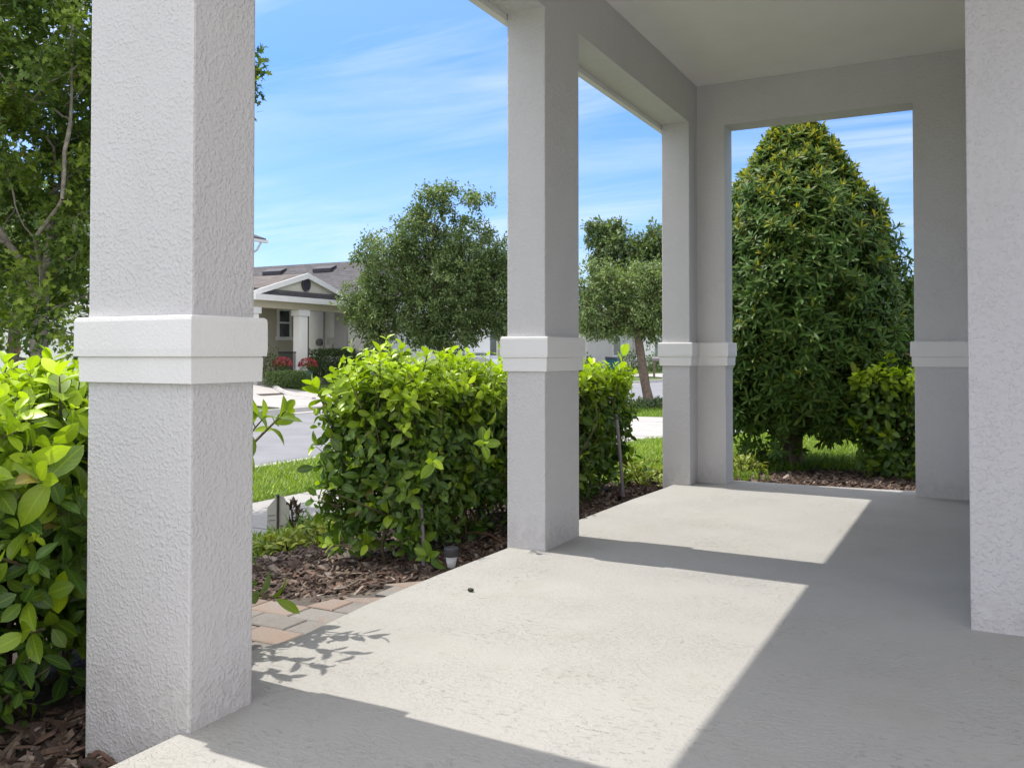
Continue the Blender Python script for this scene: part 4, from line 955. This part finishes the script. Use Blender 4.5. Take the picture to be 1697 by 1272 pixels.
# bin far down the street
q=onx(1017,600,-19.8); q[2]=gz(-19.8); t=thing('wheelie_bin','blue-green wheeled bin standing by the kerb far down the street','bin',q)
mb=MB(); mb.add([(q[0]+sx*k,q[1]+sy*k*1.1,q[2]+z) for k,z in ((.30,.05),(.38,1.0)) for sx,sy in ((-1,-1),(1,-1),(1,1),(-1,1))],[(3,2,1,0),(4,5,6,7),(0,1,5,4),(1,2,6,5),(2,3,7,6),(3,0,4,7)]); mb.build('body',M['blue_bin'],t,bevel=.03)
mb=MB(); mb.extr([(q[0]-.42,q[2]+1.002),(q[0]+.44,q[2]+1.002),(q[0]+.38,q[2]+1.08),(q[0]-.36,q[2]+1.14)],q[1]-.46,q[1]+.46,'y'); mb.build('lid',M['dark_plastic'],t)
mb=MB(); mb.tube([(q[0]-.34,q[1]-.4,q[2]+.12),(q[0]-.34,q[1]+.4,q[2]+.12)],[.12,.12],14); mb.build('wheel',M['tyre'],t)
# white car on the drive beyond the oak
q=onx(764,585,-21.2); q[2]=gz(-21.2)+.01; t=thing('parked_car','white parked car, only its roof showing above the middle hedge','car',q)
def carx(pts,w0,w1,name,mat):
    mb=MB(); n=len(pts); v=[]
    for s in (-1,1):
        for (u,z) in pts:
            w=np.interp(z,[.2,.9,1.45],[w0,w0,w1]); v.append((q[0]+u,q[1]+s*w,q[2]+z*1.16))
    mb.add(v,[tuple(range(n)),tuple(range(2*n-1,n-1,-1))]+[(i,n+i,n+(i+1)%n,(i+1)%n) for i in range(n)]); return mb.build(name,M[mat],t,bevel=.03)
carx([(-2.1,.28),(2.1,.28),(2.15,.6),(2.0,.78),(1.1,.92),(-1.5,.95),(-2.1,.9),(-2.15,.6)],.88,.88,'body','car_white')
carx([(1.05,.925),(.35,1.36),(-1.0,1.38),(-1.7,.955)],.80,.66,'windows','glass')
carx([(.40,1.385),(.30,1.44),(-.95,1.46),(-1.1,1.40)],.68,.62,'car_roof','car_white')
for u in (-1.35,1.3):
    for s in (-1,1):
        mb=MB(); mb.tube([(q[0]+u,q[1]+s*.72,q[2]+.32),(q[0]+u,q[1]+s*.90,q[2]+.32)],[.32,.32],20); mb.build('wheel',M['tyre'],t)
# mailbox-like post far down
q=onx(1084,615,-16.9); q[2]=gz(-16.9); t=thing('mailbox','grey mailbox on a post in the far verge','mailbox',q)
mb=MB(); mb.box(q[0]-.05,q[0]+.05,q[1]-.05,q[1]+.05,q[2]-.1,q[2]+1.0); mb.build('post',M['bark2'],t)
mb=MB(); mb.extr([(q[1]-.1,q[2]+1.002),(q[1]+.1,q[2]+1.002),(q[1]+.1,q[2]+1.15),(q[1]+.06,q[2]+1.21),(q[1]-.06,q[2]+1.21),(q[1]-.1,q[2]+1.15)],q[0]-.1,q[0]+.36,'x'); mb.build('box',M['metal_post'],t)

# ------------------------------------------------------------------ sun, sky, camera
SUN_EL,SUN_AZ=60.4,-87.4          # azimuth measured clockwise from +Y
se,sa=R(SUN_EL),R(SUN_AZ)
sdir=V3(math.sin(sa)*math.cos(se),math.cos(sa)*math.cos(se),math.sin(se))
sl=bpy.data.lights.new('sun','SUN'); sl.energy=2.7; sl.angle=R(.5); sl.color=(1,.955,.88)
so=bpy.data.objects.new('sun',sl); COL.objects.link(so)
import mathutils
so.rotation_euler=mathutils.Vector(-sdir).to_track_quat('-Z','Y').to_euler(); so.location=(-10,0,20)
w=bpy.data.worlds.new('World'); scene.world=w; w.use_nodes=True; nt=w.node_tree; nt.nodes.clear()
out=N(nt,'ShaderNodeOutputWorld'); bg=N(nt,'ShaderNodeBackground'); bg.inputs['Strength'].default_value=.15
sky=N(nt,'ShaderNodeTexSky',sky_type='NISHITA'); sky.sun_disc=False; sky.sun_elevation=se; sky.sun_rotation=sa; sky.air_density=1.0; sky.dust_density=.6; sky.ozone_density=2.0
tc=N(nt,'ShaderNodeTexCoord'); sx=N(nt,'ShaderNodeSeparateXYZ'); L(nt,tc.outputs['Generated'],sx.inputs[0])
zz=math_(nt,'ADD',math_(nt,'MAXIMUM',sx.outputs[2],0.),.10)
cb=N(nt,'ShaderNodeCombineXYZ'); L(nt,math_(nt,'DIVIDE',sx.outputs[0],zz),cb.inputs[0]); L(nt,math_(nt,'DIVIDE',sx.outputs[1],zz),cb.inputs[1])
mp=N(nt,'ShaderNodeMapping'); mp.inputs['Rotation'].default_value=(0,0,R(-24)); mp.inputs['Scale'].default_value=(.55,2.0,1); mp.inputs['Location'].default_value=(1.3,.4,0); L(nt,cb.outputs[0],mp.inputs['Vector'])
n1=noise(nt,mp.outputs[0],1.0,9,.62,.55); n2=noise(nt,cb.outputs[0],.55,3,.5)
cl=math_(nt,'MULTIPLY',ramp(nt,n1,[(.42,0.),(.68,1.)]),ramp(nt,n2,[(.36,.2),(.56,1.)]))
el=sx.outputs[2]
tintc=ramp(nt,el,[(0.,(.54,.61,.77)),(.12,(.47,.58,.80)),(.30,(.42,.60,.92)),(.55,(.9,.95,1.0))])
skyc=mix(nt,1,sky.outputs[0],tintc,'MULTIPLY')
# unseen white overhead and behind camera, added to fill the shade; thin wisps lower
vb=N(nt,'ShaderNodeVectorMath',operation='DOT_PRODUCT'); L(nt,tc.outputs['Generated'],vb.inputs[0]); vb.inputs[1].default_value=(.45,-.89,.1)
fill_veil=math_(nt,'MAXIMUM',ramp(nt,el,[(.45,0.),(.72,.75)]),ramp(nt,vb.outputs['Value'],[(.05,0.),(.5,.75)]))
c=mix(nt,math_(nt,'MAXIMUM',math_(nt,'MULTIPLY',cl,.50),fill_veil),skyc,mix(nt,fill_veil,(4.6,4.75,4.9),(8.9,8.6,8.7)))
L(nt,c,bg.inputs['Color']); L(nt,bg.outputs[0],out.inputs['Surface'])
cam=bpy.data.cameras.new('camera'); co=bpy.data.objects.new('camera',cam); COL.objects.link(co); scene.camera=co
cam.sensor_fit='HORIZONTAL'; cam.sensor_width=36; cam.lens=FPX/1697*36; cam.clip_start=.05; cam.clip_end=3000
cam.shift_y=-(636-CY)/1697; co.location=(0,0,CAMH); co.rotation_euler=(R(90+PITCH),0,R(YAW))
scene.render.engine='CYCLES'; scene.render.resolution_x=1024; scene.render.resolution_y=767
vs=scene.view_settings; vs.view_transform='Standard'; vs.look='None'; vs.gamma=1; vs.exposure=.80; vs.use_curve_mapping=False
scene.cycles.max_bounces=10; scene.cycles.diffuse_bounces=6
for o in bpy.data.objects:
    if '_w' in o: del o['_w']
